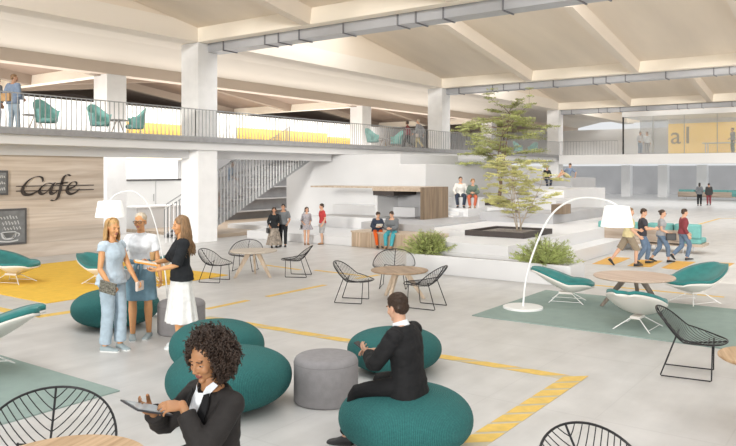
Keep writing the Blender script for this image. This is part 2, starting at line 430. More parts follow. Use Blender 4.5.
    for s, k in ((1, 'R'), (-1, 'L')):
        a, e, w = arms[k]; d = (w-e).normalized(); hdr = g('hdir'+k, None); d2 = V(hdr).normalized() if hdr else d
        pal = V(g('palm'+k, (-s, .2, 0)))
        hb = MB(); hand(hb, w+d*.012, d2, pal, -s if g('flip'+k, 0) else s, g('curl'+k, (22, 30, 22)), g('spread'+k, 0), g('thumb'+k, .5), .92 if f else 1.0)
        limb(hb, [e.lerp(w, .86), w+d*.02], [.0275*ar, .0255*ar], 12)
        bb.join(bake(hb, vhand, 1))
    bb.v = [q*S for q in bb.v]
    lipm = 'lip_dark' if skin == 'skin_dark' else 'lip'
    body = bb.build('body', [skin, skin, lipm, hairc, 'eye_white', 'eye_dark'], root, smooth=True)
    # ---- clothes
    def cloth(name, mb, m, amp, seed):
        c = wrinkle(bake(mb, vc, 2), amp, 10, seed); c.v = [q*S for q in c.v]
        return c.build(name, m, root, smooth=True)
    lz = lambda x, y, t: x.lerp(y, t)
    if top:
        inf = top.get('inf', .013); L = top.get('len', -.02); c = MB()
        c.loft(torso_rings(inf, L, top.get('neck', .455), top.get('flare', .12)))
        sl = top.get('sleeve', .4)
        for k in 'RL':
            a, e, w = arms[k]; pts = [lz(cS, a, .55), a]; rad = [.062*ar+inf, .057*ar+inf]
            if sl > 0:
                n = 8
                for i in range(1, n+1):
                    t = sl*i/n
                    if t <= 1: pts.append(lz(a, e, t)); rad.append((.054-.012*t)*ar+inf*(1.0+.25*t))
                    else: pts.append(lz(e, w, t-1)); rad.append((.042-.008*(t-1))*ar+inf*1.1)
            limb(c, pts, rad, 16, cap=False) if sl > 0 else None
            if sl > 0: c.ell(a, .058*ar+inf*.9)
        if top.get('collar'):
            q, m = sp(.47); c.loft([ring(q+m@V((0, -.006, z)), m@V((1, 0, 0)), m@V((0, 1, 0)), r1, r1*.95) for z, r1 in ((-.02, .085), (.0, .074), (.025, .067), (.032, .066))])
        to = cloth('top', c, top['mat'], top.get('amp', .006), rng_seed)
        if top.get('name'): to.name = top['name']
    if bottom:
        kind = bottom.get('kind', 'trousers'); c = MB(); inf = bottom.get('inf', .012)
        wz = bottom.get('waist', .03 if (top and top.get('len', 0) < 0 and kind != 'skirt') else .10)
        if kind == 'skirt':
            q, m = sp(wz); L = bottom.get('len', .5); rings = []; pl = bottom.get('pleats', 9); dep = bottom.get('depth', .012); fl = bottom.get('flare', .10)
            m0 = frame(0, 0, py)
            for i in range(15):
                t = i/14; z = -t*L
                rx = .135+(.185-.135)*min(1, t*L/.14)+fl*max(0, t-.25); ry = .10+(.135-.10)*min(1, t*L/.14)+fl*max(0, t-.25)
                rg = []
                for kk in range(72):
                    a_ = 2*PI*kk/72; mod = 1+dep/.17*t*math.sin(a_*pl+math.sin(a_*3)*1.2)
                    rg.append(V((q.x, q.y-.005+g('sway', 0)*t, q.z+z))+m0@V((rx*mod*math.cos(a_), ry*mod*math.sin(a_), 0)))
                rings.append(rg)
            c.loft(rings)
        else:
            c.loft(torso_rings(inf, -.085, wz, 0))
            ln = bottom.get('len', 1.93); ank = bottom.get('ankle', .060)
            for k in 'RL':
                a, e, w = legs[k][:3]; pts = []; rad = []; n = 14
                for i in range(n+1):
                    t = ln*i/n
                    if t <= 1: pts.append(lz(a, e, t)); rad.append(.088-.026*t+inf)
                    else: pts.append(lz(e, w, t-1)); rad.append((.062+inf)*(1-(t-1))+(ank+.0)*(t-1) if kind != 'shorts' else .072)
                if kind == 'shorts': rad = [.088+inf-.012*i/n for i in range(n+1)]
                pts = [pts[0]+(pts[0]-pts[1]).normalized()*.03]+pts; rad = [rad[0]*.8]+rad
                limb(c, pts, rad, 16, cap=False); c.ell(pts[1], .088+inf)
        bo = cloth({'skirt': 'skirt', 'shorts': 'shorts'}.get(kind, 'trousers'), c, bottom['mat'], bottom.get('amp', .006), rng_seed+7)
    # ---- shoes
    if shoes:
        for k in 'RL':
            a, e, w, dirf, upf, latf = legs[k]; c = MB(); i_ = .006
            c.loft([ring(w+dirf*y+upf*z, latf, upf, hw+i_, hh+i_, 14) for y, z, hw, hh in ((-.062, -.045, .018, .022), (-.045, -.035, .030, .036), (0, -.030, .034, .040), (.05, -.042, .036, .031), (.10, -.052, .042, .022), (.15, -.056, .041, .016), (.185, -.060, .026, .012))])
            c.loft([ring(w+dirf*y-upf*.0745, latf, dirf, hw, .012, 14) for y, hw in ((0, .03),)]+[ring(w+dirf*0-upf*.07, latf, dirf, .03, .04, 14)])
            sh_ = bake(c, max(vc*.8, .007), 1); sh_.v = [q*S for q in sh_.v]; so = sh_.build('shoe', shoes, root, smooth=True)
            if res < 2:
                sl_ = MB(); prof = []
                for y, hw in ((-.066, .012), (-.055, .026), (-.02, .036), (.04, .038), (.10, .046), (.15, .045), (.18, .032), (.195, .012)):
                    prof.append((y, hw))
                top_ = [w+dirf*y+latf*hw-upf*.058 for y, hw in prof]+[w+dirf*y-latf*hw-upf*.058 for y, hw in reversed(prof)]
                bot_ = [q-upf*.017 for q in top_]; sl_.loft([bot_, top_]); sl_.v = [q*S for q in sl_.v]; sl_.build('sole', 'rubber_white' if 'white' in shoes or 'grey' in shoes else 'rubber_dark', so)
    # ---- hair
    hm_ = MB(); H3 = lambda q: (hc+hm@V(q))
    if hair in HAIR_E or hair in ('long', 'wavy'):
        base = MB()
        for c_, r_ in HAIR_E.get(hair, HAIR_E['short']): base.ell(c_, r_, nu=20, nv=14)
        if hair in ('long', 'wavy') and res == 2:
            base.ell((0, -.055, -.07), (.075, .05, .14)); base.ell((0, -.06, -.15), (.06, .035, .12))
        hb_ = bake(base, max(vh, .006), 2)
        if res < 2: 
            for i, v in enumerate(hb_.v): hb_.v[i] = v+hb_.n[i]*(.004*noise.noise(V((v.x*40, v.y*12, v.z*25))))
        raw = list(hb_.v); hb_.v = [H3(q) for q in hb_.v]; hm_.join(hb_)
        if res < 2 and hair in ('short', 'crop'):
            for i in range(1500 if res == 0 else 300):
                vi = rng.randrange(len(raw)); q0 = raw[vi]; n_ = hb_.n[vi]
                if q0.y > .035 and q0.z < .080: continue
                if q0.z < .02 and q0.y > .0: continue
                dr = (V((.3*rng.uniform(-1, 1)+.4, .6 if q0.z > .08 else -.2, -.5))); dr = (dr-n_*dr.dot(n_)).normalized()
                L_ = rng.uniform(.014, .03); pts_ = [H3(q0-n_*.002), H3(q0+dr*L_*.5+n_*.0035), H3(q0+dr*L_+n_*.001)]
                hm_.tube(pts_, [.003, .0028, .001], 4)
        if hair in ('long', 'wavy') and res < 2:
            wv = .004 if hair == 'long' else .016; Lh = g('hairlen', .42)
            for i in range(330 if res == 0 else 260):
                th = rng.uniform(-PI*.06, PI*1.06)+PI; rad_ = rng.uniform(.25, 1)
                if abs(math.sin(th)) < 0: continue
                x0 = math.cos(th)*.082; y0 = math.sin(th)*.095
                fr0 = rng.random() < .18
                def flow(p_, s_, x0=x0, y0=y0, rad_=rad_):
                    # from the parting over the skull, then straight down
                    k_ = min(1, s_/.13); an = k_*PI*.52
                    X = x0*math.sin(an)*1.08; Y = -.015+y0*math.sin(an)*1.05; Z = .045+.083*math.cos(an)
                    q_ = H3((X, Y, Z))
                    if s_ > .13:
                        dn = s_-.13; out = (q_-hc); out.z = 0
                        o2 = out.normalized() if out.length > 1e-4 else V((0, -1, 0))
                        q_ = q_+V((0, 0, -dn))+o2*(.02*math.sin(min(1, dn/.2)*PI/2)*rad_+(.018 if hair == 'wavy' else 0)*dn/.3)
                        if q_.z < sh['R'].z+.03: q_ = q_+o2*.03*min(1, (sh['R'].z+.03-q_.z)/.05)
                    return q_
                hair_strand(hm_, None, flow, 16, .13+Lh*rng.uniform(.6, 1), (.0062 if res == 0 else .008)*(1.25 if hair == 'wavy' else 1), wv, rng, .4, 5)
    if hair == 'curly':
        base = MB(); base.ell((0, -.040, .048), (.084, .088, .082)); base.ell((0, -.06, -.02), (.095, .075, .085))
        hb_ = bake(base, .008, 2); hb_.v = [H3(q) for q in hb_.v]; hm_.join(hb_)
        cnt = 0
        while cnt < 1700:
            n_ = V((rng.gauss(0, 1), rng.gauss(0, 1), rng.gauss(0, 1))).normalized()
            E = V((0, -.042, -.002)); rx, ry, rz = .146, .138, .160
            sc_ = rng.uniform(.62, 1.0)
            q0 = E+V((n_.x*rx, n_.y*ry, n_.z*rz))*sc_
            if q0.z < .02: q0.x *= 1.12
            if q0.y > .030 and q0.z < .072-abs(q0.x)*.30 and abs(q0.x) < .085: continue
            if q0.y > .055 and q0.z < .07: continue       # leave the face clear
            if q0.z < -.155: continue
            cnt += 1
            ax = (V((rng.gauss(0, .5), rng.gauss(0, .5), -1))+n_*rng.uniform(-.2, .6)).normalized(); u_ = ax.orthogonal().normalized(); w_ = ax.cross(u_)
            cr = rng.uniform(.005, .009); L_ = rng.uniform(.03, .07); tn = rng.uniform(1.6, 3.0); ph = rng.random()*6
            pts_ = []
            for k in range(13):
                t = k/12; an = ph+t*tn*2*PI; pts_.append(H3(q0+ax*(t-.5)*L_+(u_*math.cos(an)+w_*math.sin(an))*cr))
            hm_.tube(pts_, [.0029]*12+[.0012], 4)
    if hm_.v:
        hm_.v = [q*S for q in hm_.v]; hm_.build('hair', hairc, root, smooth=True)
    info = dict(root=root, S=S, arms=arms, legs=legs, hc=hc, hm=hm, sp=sp)
    if extra: extra(info)
    bpy.context.view_layer.update()
    return info
STAND = dict()
def walk(k=1, hands=None):
    d = dict(pelvis=(0, 0, .885), lean=4, footR=(.07, .30*k, .085), footL=(-.07, -.34*k, .17), pitchL=45 if k > 0 else 0, pitchR=-8 if k > 0 else 45,
             handR=(.24, -.16*k, .84), handL=(-.24, .22*k, .86), elbowR=(.3, -1, -.1), elbowL=(-.3, -1, -.1))
    if k < 0: d.update(footR=(.07, -.34, .17), footL=(-.07, .30, .085), pitchR=45, pitchL=-8)
    return d
def sit(seat=.45, lean=8, spread=.14, fwd=.42, fz=.075, **kw):
    d = dict(pelvis=(0, 0, seat+.085), lean=lean, ptilt=0, footR=(spread, fwd, fz), footL=(-spread, fwd, fz), kneeR=(.25, .6, 1), kneeL=(-.25, .6, 1),
             handR=(.08, .34, seat+.22), handL=(-.08, .34, seat+.22), elbowR=(.8, -.5, -.6), elbowL=(-.8, -.5, -.6))
    d.update(kw); return d
# ------------------------------------------------------------------ materials used
mat('plaster', (.86, .86, .86), .7, var=.02, scale=1.2)
mat('plaster_mid', (.62, .62, .62), .7, var=.04, scale=.5)
mat('plaster_grey', (.60, .60, .61), .7, var=.04, scale=.8)
mat('soffit', (.80, .80, .80), .8)
mat('terrace_white', (.69, .69, .695), .45, var=.025, scale=.9)
mat('terrace_grey', (.42, .42, .43), .5, var=.05, scale=1.3)
mat('dark_wall', (.34, .34, .35), .8, var=.08, scale=2)
mat('concrete_column', (.88, .88, .88), .75, var=.04, scale=2.5, bump=.15, bscale=14)
mat('slab_edge', (.33, .33, .34), .7, var=.1, scale=6)
mat('duct_white', (.50, .51, .54), .45, metal=.25, var=.03, scale=2)
mat('flange', (.24, .24, .26), .5, metal=.5)
mat('metal_grey', (.42, .43, .44), .45, metal=.4)
mat('metal_black', (.018, .018, .02), .4, metal=.3)
mat('metal_white', (.82, .82, .81), .35)
mat('chrome', (.75, .76, .78), .22, metal=.9)
mat('yellow_wall', (.93, .62, .16), .7, var=.05, scale=.6)
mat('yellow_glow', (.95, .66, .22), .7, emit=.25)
mat('yellow_paint', (.74, .50, .11), .55, var=.10, scale=9)
mat('orange_paint', (.66, .36, .06), .55, var=.10, scale=9)
mat('yellow_rug', (.80, .50, .06), .95, var=.06, scale=5, bump=.3, bscale=220)
mat('sage_rug', (.27, .35, .32), .95, var=.05, scale=4, bump=.3, bscale=220)
mat('teal_seat', (.022, .19, .18), .8, var=.12, scale=7, bump=.15, bscale=60, sheen=.2)
mat('teal_tub', (.28, .58, .54), .85, var=.1, scale=7)
mat('teal_light', (.16, .40, .38), .85, var=.1, scale=7)
mat('shell_white', (.80, .76, .71), .4)
mat('shell_pink', (.62, .52, .49), .5)
mat('felt_grey', (.25, .24, .245), .95, var=.08, scale=12, bump=.3, bscale=120)
mat('seam_grey', (.20, .19, .195), .9)
knit('knit_teal', (.008, .070, .072), (.030, .200, .190), 230)
mat('planter_dark', (.055, .045, .042), .6, var=.1, scale=5)
mat('soil', (.30, .27, .25), .95, var=.35, scale=14, bump=.8, bscale=30)
mat('bark', (.20, .13, .09), .85, var=.25, scale=9)
mat('bark_pale', (.42, .35, .27), .85, var=.2, scale=9)
mat('leaf_olive', (.52, .50, .20), .6, var=.35, scale=3)
mat('leaf_green', (.42, .45, .17), .6, var=.4, scale=3)
mat('leaf_bush', (.36, .42, .14), .6, var=.45, scale=5)
mat('lamp_shade', (.92, .92, .90), .8, emit=.35)
mat('lamp_shade_warm', (.90, .87, .80), .8, emit=.25)
mat('chalkboard', (.20, .21, .22), .7, var=.15, scale=6)
mat('board_frame', (.10, .10, .105), .6)
mat('chalk', (.62, .64, .65), .9)
mat('sign_dark', (.045, .035, .03), .5)
mat('glass_tint', (.93, .97, .97), .03, alpha=.14, spec=.6)
mat('glass_grey', (.25, .27, .28), .05, alpha=.32, spec=.6)
mat('pink_fabric', (.55, .24, .22), .9, var=.15, scale=14)
mat('cushion_grey', (.5, .5, .5), .9)
mat('led_cream', (.95, .85, .62), .8, emit=1.1)
for n_, c_ in dict(skin_light=(.62, .36, .24), skin_tan=(.48, .26, .16), skin_dark=(.44, .215, .10), skin_sun=(.68, .34, .15)).items():
    m_ = mat(n_, c_, .5, var=.05, scale=12)
    m_.node_tree.nodes['Principled BSDF'].inputs['Subsurface Weight'].default_value = .08
    m_.node_tree.nodes['Principled BSDF'].inputs['Subsurface Scale'].default_value = .01
mat('lip', (.48, .17, .14), .4); mat('lip_dark', (.27, .075, .06), .35)
mat('eye_white', (.42, .38, .35), .4); mat('eye_dark', (.03, .02, .015), .15)
for n_, c_ in dict(hair_brown=(.055, .03, .018), hair_black=(.012, .010, .010), hair_blonde=(.52, .31, .12), hair_lightbrown=(.26, .15, .07), hair_grey=(.55, .47, .36), hair_dark=(.045, .026, .017)).items():
    mat(n_, c_, .45, var=.3, scale=40, stretch=(1, 1, .25))
for n_, c_, r_ in (('denim_pale', (.42, .52, .60), .85), ('denim_top', (.52, .62, .70), .85), ('denim', (.06, .10, .17), .85), ('denim_mid', (.13, .19, .28), .85), ('denim_apron', (.16, .27, .34), .85), ('denim_dark', (.035, .045, .07), .85),
    ('shirt_white', (.82, .85, .88), .8), ('suit_black', (.012, .012, .013), .75), ('suit_char', (.026, .023, .022), .7), ('knit_black', (.02, .022, .025), .9), ('skirt_white', (.85, .85, .83), .8), ('cloth_beige', (.40, .36, .29), .9),
    ('cloth_grey', (.33, .33, .34), .9), ('cloth_midgrey', (.16, .17, .18), .9), ('red_shirt', (.50, .06, .06), .85), ('grey_short', (.38, .38, .38), .9), ('orange_trouser', (.72, .12, .02), .85), ('cyan_trouser', (.07, .36, .42), .85), ('rust_trouser', (.48, .13, .07), .85),
    ('tee_yellow', (.62, .53, .30), .85), ('khaki', (.27, .22, .16), .9), ('tee_dark', (.05, .05, .06), .85), ('blue_grey', (.22, .28, .38), .85), ('cream_knit', (.66, .64, .60), .9), ('camo', (.12, .16, .13), .9), ('maroon', (.22, .05, .06), .9), ('dress_tan', (.28, .24, .20), .9), ('blue_shirt', (.10, .20, .34), .9), ('print_grey', (.36, .34, .36), .9), ('tan_jacket', (.36, .27, .20), .9), ('white_haze', (.72, .73, .76), .9)):
    mat(n_, c_, r_, var=.10 if n_ not in ('print_grey', 'camo', 'dress_tan') else .45, scale=14 if n_ not in ('print_grey', 'camo') else 40, bump=.12, bscale=160, spec=.25)
mat('shoe_dark', (.02, .02, .022), .45); mat('shoe_white', (.72, .76, .77), .55); mat('shoe_grey', (.34, .41, .43), .6); mat('shoe_tan', (.35, .2, .1), .6)
mat('rubber_white', (.75, .76, .75), .6); mat('rubber_dark', (.03, .03, .03), .7)
mat('leather_black', (.015, .015, .016), .4); mat('leather_tan', (.52, .31, .14), .5, var=.15, scale=9); mat('notebook_orange', (.78, .33, .05), .6); mat('paper', (.85, .80, .70), .8)
mat('screen', (.45, .50, .53), .12, spec=.7); mat('device', (.05, .05, .055), .3); mat('purse_pale', (.72, .62, .55), .6); mat('purse_pattern', (.16, .15, .12), .7, var=.8, scale=45); mat('silver', (.6, .62, .64), .3, metal=.7)
wood('wood_wall', (.52, .43, .35), (.70, .62, .54), 'X', .5, planks=.42, gap=.85, rough=.7)
wood('wood_top', (.40, .25, .13), (.62, .43, .26), 'X', 1.4)
wood('wood_pink', (.50, .36, .27), (.66, .52, .42), 'X', 1.4)
wood('wood_leg', (.48, .37, .27), (.66, .54, .42), 'Z', 1.5)
wood('wood_legdark', (.16, .13, .11), (.27, .22, .18), 'Z', 1.5)
wood('wood_bench', (.34, .25, .17), (.54, .42, .31), 'Z', .8, planks=.22, pl_axis='Y', gap=.6)
wood('wood_portal', (.17, .12, .075), (.30, .22, .15), 'Z', .7, planks=.20, pl_axis='X', gap=.6)
wood('wood_ply', (.40, .31, .23), (.56, .46, .36), 'X', .5)
wood('wood_sofa', (.40, .31, .24), (.58, .48, .39), 'Y', .6, planks=.35, gap=.7)
def ceil_mat(name, c, v=.06, rough=.8):
    return mat(name, c, rough, var=v, scale=.5, stretch=(.25, 1.6, 1))
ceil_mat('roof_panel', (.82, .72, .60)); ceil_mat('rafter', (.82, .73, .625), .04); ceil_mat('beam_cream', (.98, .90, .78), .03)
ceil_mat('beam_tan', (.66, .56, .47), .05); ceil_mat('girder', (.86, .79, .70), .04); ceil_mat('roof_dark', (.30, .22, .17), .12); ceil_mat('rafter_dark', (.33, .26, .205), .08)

# floor: pale poured concrete with faint board marks
m_, nt, b = nodes('floor_concrete')
tc = nt.nodes.new('ShaderNodeTexCoord'); mp = nt.nodes.new('ShaderNodeMapping'); lk(nt, tc.outputs['Object'], mp.inputs['Vector'])
mp.inputs['Rotation'].default_value = (0, 0, R(0)); mp.inputs['Scale'].default_value = (.35, 2.2, 1)
nz = nt.nodes.new('ShaderNodeTexNoise'); nz.inputs['Scale'].default_value = 1.1; nz.inputs['Detail'].default_value = 8; nz.inputs['Roughness'].default_value = .6; lk(nt, mp.outputs['Vector'], nz.inputs['Vector'])
n2 = nt.nodes.new('ShaderNodeTexNoise'); n2.inputs['Scale'].default_value = 2.2; n2.inputs['Detail'].default_value = 9; lk(nt, tc.outputs['Object'], n2.inputs['Vector'])
av = nt.nodes.new('ShaderNodeMath'); av.operation = 'ADD'; lk(nt, nz.outputs['Fac'], av.inputs[0]); lk(nt, n2.outputs['Fac'], av.inputs[1])
cr = nt.nodes.new('ShaderNodeValToRGB'); cr.color_ramp.elements[0].position = .35; cr.color_ramp.elements[1].position = .65
cr.color_ramp.elements[0].color = (.50, .49, .475, 1); cr.color_ramp.elements[1].color = (.63, .62, .605, 1)
hf = nt.nodes.new('ShaderNodeMath'); hf.operation = 'MULTIPLY'; hf.inputs[1].default_value = .5; lk(nt, av.outputs[0], hf.inputs[0]); lk(nt, hf.outputs[0], cr.inputs['Fac'])
sp_ = nt.nodes.new('ShaderNodeSeparateXYZ'); lk(nt, tc.outputs['Object'], sp_.inputs['Vector'])
def joint(sock, step):
    a = nt.nodes.new('ShaderNodeMath'); a.operation = 'DIVIDE'; a.inputs[1].default_value = step; lk(nt, sock, a.inputs[0])
    f = nt.nodes.new('ShaderNodeMath'); f.operation = 'FRACT'; lk(nt, a.outputs[0], f.inputs[0])
    l = nt.nodes.new('ShaderNodeMath'); l.operation = 'LESS_THAN'; l.inputs[1].default_value = .012; lk(nt, f.outputs[0], l.inputs[0]); return l.outputs[0]
mxn = nt.nodes.new('ShaderNodeMath'); mxn.operation = 'MAXIMUM'; lk(nt, joint(sp_.outputs['X'], 2.4), mxn.inputs[0]); lk(nt, joint(sp_.outputs['Y'], 1.2), mxn.inputs[1])
jm = nt.nodes.new('ShaderNodeMath'); jm.operation = 'MULTIPLY'; jm.inputs[1].default_value = .16; lk(nt, mxn.outputs[0], jm.inputs[0])
mix = nt.nodes.new('ShaderNodeMix'); mix.data_type = 'RGBA'; mix.inputs['B'].default_value = (.32, .31, .30, 1)
lk(nt, jm.outputs[0], mix.inputs['Factor']); lk(nt, cr.outputs['Color'], mix.inputs['A']); lk(nt, mix.outputs['Result'], b.inputs['Base Color'])
b.inputs['Roughness'].default_value = .34; b.inputs['Specular IOR Level'].default_value = .45

# ------------------------------------------------------------------ setting
A1, DA = 16.88, 17.0                    # first valley beam, bay width
B1c, B2c = 19.65, 25.03                 # the two column rows
sbox('floor', 'floor_concrete', -12, -26, -.3, 92, 60, 0)
cw = .9
for i in range(3):
    for (b0, zt) in ((B1c, 7.07), (B2c, 6.40)):
        a0 = A1+DA*i
        sbox('column', 'concrete_column', a0, b0, 0, a0+cw, b0+cw, zt, bevel=.015)
# roof over the hall: folded gable, rafters along X, valleys on the column lines, unseen slope beyond each beam left open to admit added light
sl = .165
def gable(bmin, bmax, zlow, m_panel, m_raft, m_beam, bays, ribs, nm, beam_h=.5, added_fill=True, rise=None):
    pan = MB(); zl = zlow+beam_h
    for k in bays:
        v0 = A1+DA*k; r0 = v0+8.5; v1 = v0+17.0; zr = zl+8.5*(sl if rise is None else rise)
        # descending face (seen from inside)
        pan.add([(r0, bmin, zr), (v1, bmin, zl), (v1, bmax, zl), (r0, bmax, zr), (r0, bmin, zr+.25), (v1, bmin, zl+.25), (v1, bmax, zl+.25), (r0, bmax, zr+.25)], [(0, 1, 2, 3), (4, 7, 6, 5), (0, 4, 5, 1), (1, 5, 6, 2), (2, 6, 7, 3), (3, 7, 4, 0)])
        a0_ = v0+(1.2 if added_fill else 0); z0_ = zl+(a0_-v0)*(zr-zl)/8.5
        if not added_fill:
            pan.add([(v0, bmin, zl), (r0, bmin, zr), (r0, bmax, zr), (v0, bmax, zl), (v0, bmin, zl+.25), (r0, bmin, zr+.25), (r0, bmax, zr+.25), (v0, bmax, zl+.25)], [(0, 1, 2, 3), (4, 7, 6, 5), (0, 4, 5, 1), (1, 5, 6, 2), (2, 6, 7, 3), (3, 7, 4, 0)])
        else:
            pan.add([(v0, bmin, zl), (a0_, bmin, z0_), (a0_, bmax, z0_), (v0, bmax, zl), (v0, bmin, zl+.25), (a0_, bmin, z0_+.25), (a0_, bmax, z0_+.25), (v0, bmax, zl+.25)], [(0, 1, 2, 3), (4, 7, 6, 5), (0, 4, 5, 1), (1, 5, 6, 2), (2, 6, 7, 3), (3, 7, 4, 0)])
    struct(pan.build('ceiling', m_panel))
    for k in bays:
        v0 = A1+DA*k; r0 = v0+8.5; v1 = v0+17.0; s_ = (sl if rise is None else rise); rr_ = MB()
        for bb_ in ribs:
            w_ = .24
            for (x0, z0, x1, z1) in ((v0+.1, zlow, r0, zlow+8.5*s_), (r0, zlow+8.5*s_, v1, zlow)):
                h_ = beam_h+.02
                rr_.add([(x0, bb_-w_, z0+h_), (x1, bb_-w_, z1+h_), (x1, bb_+w_, z1+h_), (x0, bb_+w_, z0+h_), (x0, bb_-w_*.72, z0), (x1, bb_-w_*.72, z1), (x1, bb_+w_*.72, z1), (x0, bb_+w_*.72, z0)], [(0, 1, 2, 3), (4, 7, 6, 5), (0, 4, 5, 1), (1, 5, 6, 2), (2, 6, 7, 3), (3, 7, 4, 0)])
        struct(rr_.build('trim_rafter', m_raft))
    for k in list(bays)+[bays[-1]+1]:
        v0 = A1+DA*k
        if v0 < 0: continue
        sbox('trim_beam', m_beam, v0, bmin, zlow, v0+.42, bmax, zlow+beam_h+.05)
ribs1 = [B1c+.2-5.2*i for i in range(1, 8)]
gable(-20, B1c, 7.07, 'roof_panel', 'rafter', 'beam_cream', [-1, 0, 1, 2], ribs1, 'main')
gable(B2c+.6, 60, 6.35, 'roof_dark', 'rafter_dark', 'beam_cream', [-1, 0, 1, 2], [B2c+.6+5.2*i for i in range(0, 7)], 'rear', added_fill=False, rise=.12, beam_h=.42)
mb_ = MB()
for k in (-1, 0, 1, 2):
    v0 = A1+17*k; mb_.add([(v0+.6, B1c+.03, 7.75), (v0+16.4, B1c+.03, 7.75), (v0+8.5, B1c+.03, 9.15), (v0+.6, B1c+.1, 7.75), (v0+16.4, B1c+.1, 7.75), (v0+8.5, B1c+.1, 9.15)], [(0, 1, 2), (3, 5, 4), (0, 2, 5, 3), (1, 4, 5, 2)])
struct(mb_.build('wall_gable', 'roof_panel'))
# girders over the two column rows and the sloping ceiling between them
sbox('trim_girder', 'girder', -10, B1c, 7.07, 70, B1c+.8, 7.75)
sbox('trim_girder', 'beam_tan', -10, B2c, 6.40, 70, B2c+.62, 6.95)
pl = MB(); x0, x1, ya, yb, za, zb = -10, 70, B1c+.8, B2c, 7.42, 6.86; ym = (ya+yb)/2; zm = 7.34
pl.add([(x0, ya, za), (x1, ya, za), (x1, ym, zm), (x0, ym, zm), (x1, yb, zb), (x0, yb, zb), (x0, ya, za+.3), (x1, ya, za+.3), (x1, yb, zb+.3), (x0, yb, zb+.3)], [(0, 1, 2, 3), (3, 2, 4, 5), (6, 9, 8, 7)])
struct(pl.build('ceiling', 'girder'))
# ducts
def duct(a0, name, label, b0=-14, b1=B1c+.1):
    o = thing(name, (a0, 0, 6.77), 0, label, 'duct')
    MB().box(0, b0, 0, .62, b1, .45).build('duct_body', 'duct_white', o)
    y = b1-.9; i = 0
    while y > b0+.5:
        MB().box(-.03, y-.022, -.03, .65, y+.022, .48).build('flange', 'flange', o)
        y -= (2.0, .62, .9, 1.8)[i % 4]; i += 1
    return o
duct(A1+.46, 'ventilation_duct', 'white rectangular ventilation duct with dark joint flanges along the nearest cream roof beam')
duct(A1+DA+.46, 'ventilation_duct', 'white ventilation duct along the second roof beam, above the treetops')
duct(A1+2*DA+.46, 'ventilation_duct', 'white ventilation duct along the farthest roof beam above the glass meeting room')
# upper floor
for (xa, xb, ya_, yb_) in ((-10, 19.6, 19.55, 35.2), (25.1, 62, 19.55, 35.2), (19.6, 25.1, 19.55, 20.62), (19.6, 25.1, 22.5, 35.2)):
    sbox('floor_upper', 'soffit', xa, ya_, 3.28, xb, yb_, 3.55)
fl = MB().box(-10, 19.4, 3.55, 19.6, 35.2, 3.70).box(25.1, 19.4, 3.55, 62, 35.2, 3.70).box(19.6, 19.4, 3.55, 25.1, 20.62, 3.70).box(19.6, 22.5, 3.55, 25.1, 35.2, 3.70).build('floor_upper_edge', 'slab_edge'); struct(fl)
sbox('trim_1', 'terrace_white', -10, 20.1, 2.98, 24.9, 20.35, 3.28)
sbox('floor_upper', 'soffit', 50.6, -22, 3.2, 66, 19.5, 3.55)
sbox('trim_2', 'soffit', 50.3, -22, 3.05, 50.6, 19.4, 3.72)
# walls
sbox('wall_cafe', 'wood_wall', -10, 20.2, 0, 13.5, 20.5, 3.28)
sbox('wall_cafe_return', 'plaster', 13.3, 20.5, 0, 13.5, 25, 3.28)
sbox('wall_rear', 'plaster', -10, 33.5, 0, 72, 33.8, 3.28)
yw = MB(); 
sbox('wall_upper_rear', 'plaster', -10, 35.0, 3.7, 66, 35.3, 6.3)
for (a0, a1, z1) in ((24.6, 31.4, 5.35), (33.4, 42.6, 5.45), (42.9, 47.5, 5.2), (8, 15.0, 5.3)):
    sbox('wall_upper_panel', 'yellow_wall', a0, 34.85, 3.7, a1, 34.98, z1)
sbox('wall_east', 'plaster_grey', 84, -26, 0, 84.3, 33.5, 3.2)
sbox('wall_upper_east', 'plaster', 66, -22, 3.7, 66.3, 35, 6.4)
for i in range(9):
    b0 = 22-3.6*i
    sbox('column', 'plaster', 75.0, b0-.6, 0, 75.9, b0+.3, 3.2)
sbox('wall_storage', 'dark_wall', 22.6, 26.5, 0, 30.5, 26.8, 3.28)
for i in range(4): sbox('trim_shelf', 'plaster_grey', 22.8, 26.1, .5+.6*i, 30.3, 26.5, .55+.6*i)
# wooden platform and low plinth behind the stair
sbox('floor_platform', 'wood_ply', 18.3, 20.62, 0, 30.0, 26.4, .12)

# forum terraces (built-in seating steps)
def terr(m_, *d, name='trim_terrace'): return sbox(name, m_, *d, bevel=.012)
terr('terrace_white', 19.2, 14.64, 0, 21.2, 19.6, .30)
terr('terrace_white', 20.12, 11.95, 0, 25.0, 14.64, .50)
terr('terrace_white', 21.2, 14.64, 0, 25.0, 22.8, .30)
terr('terrace_grey', 20.1, 11.95, .52, 26.0, 14.9, .76)
terr('terrace_white', 22.2, 14.9, .30, 25.0, 19.0, .74)
terr('terrace_white', 23.6, 14.9, .74, 25.0, 19.0, 1.12)
terr('plaster_mid', 25.0, 16.5, 0, 30.0, 22.9, 3.26)
terr('plaster_mid', 24.9, 15.2, 0, 37.0, 16.5, 2.82)
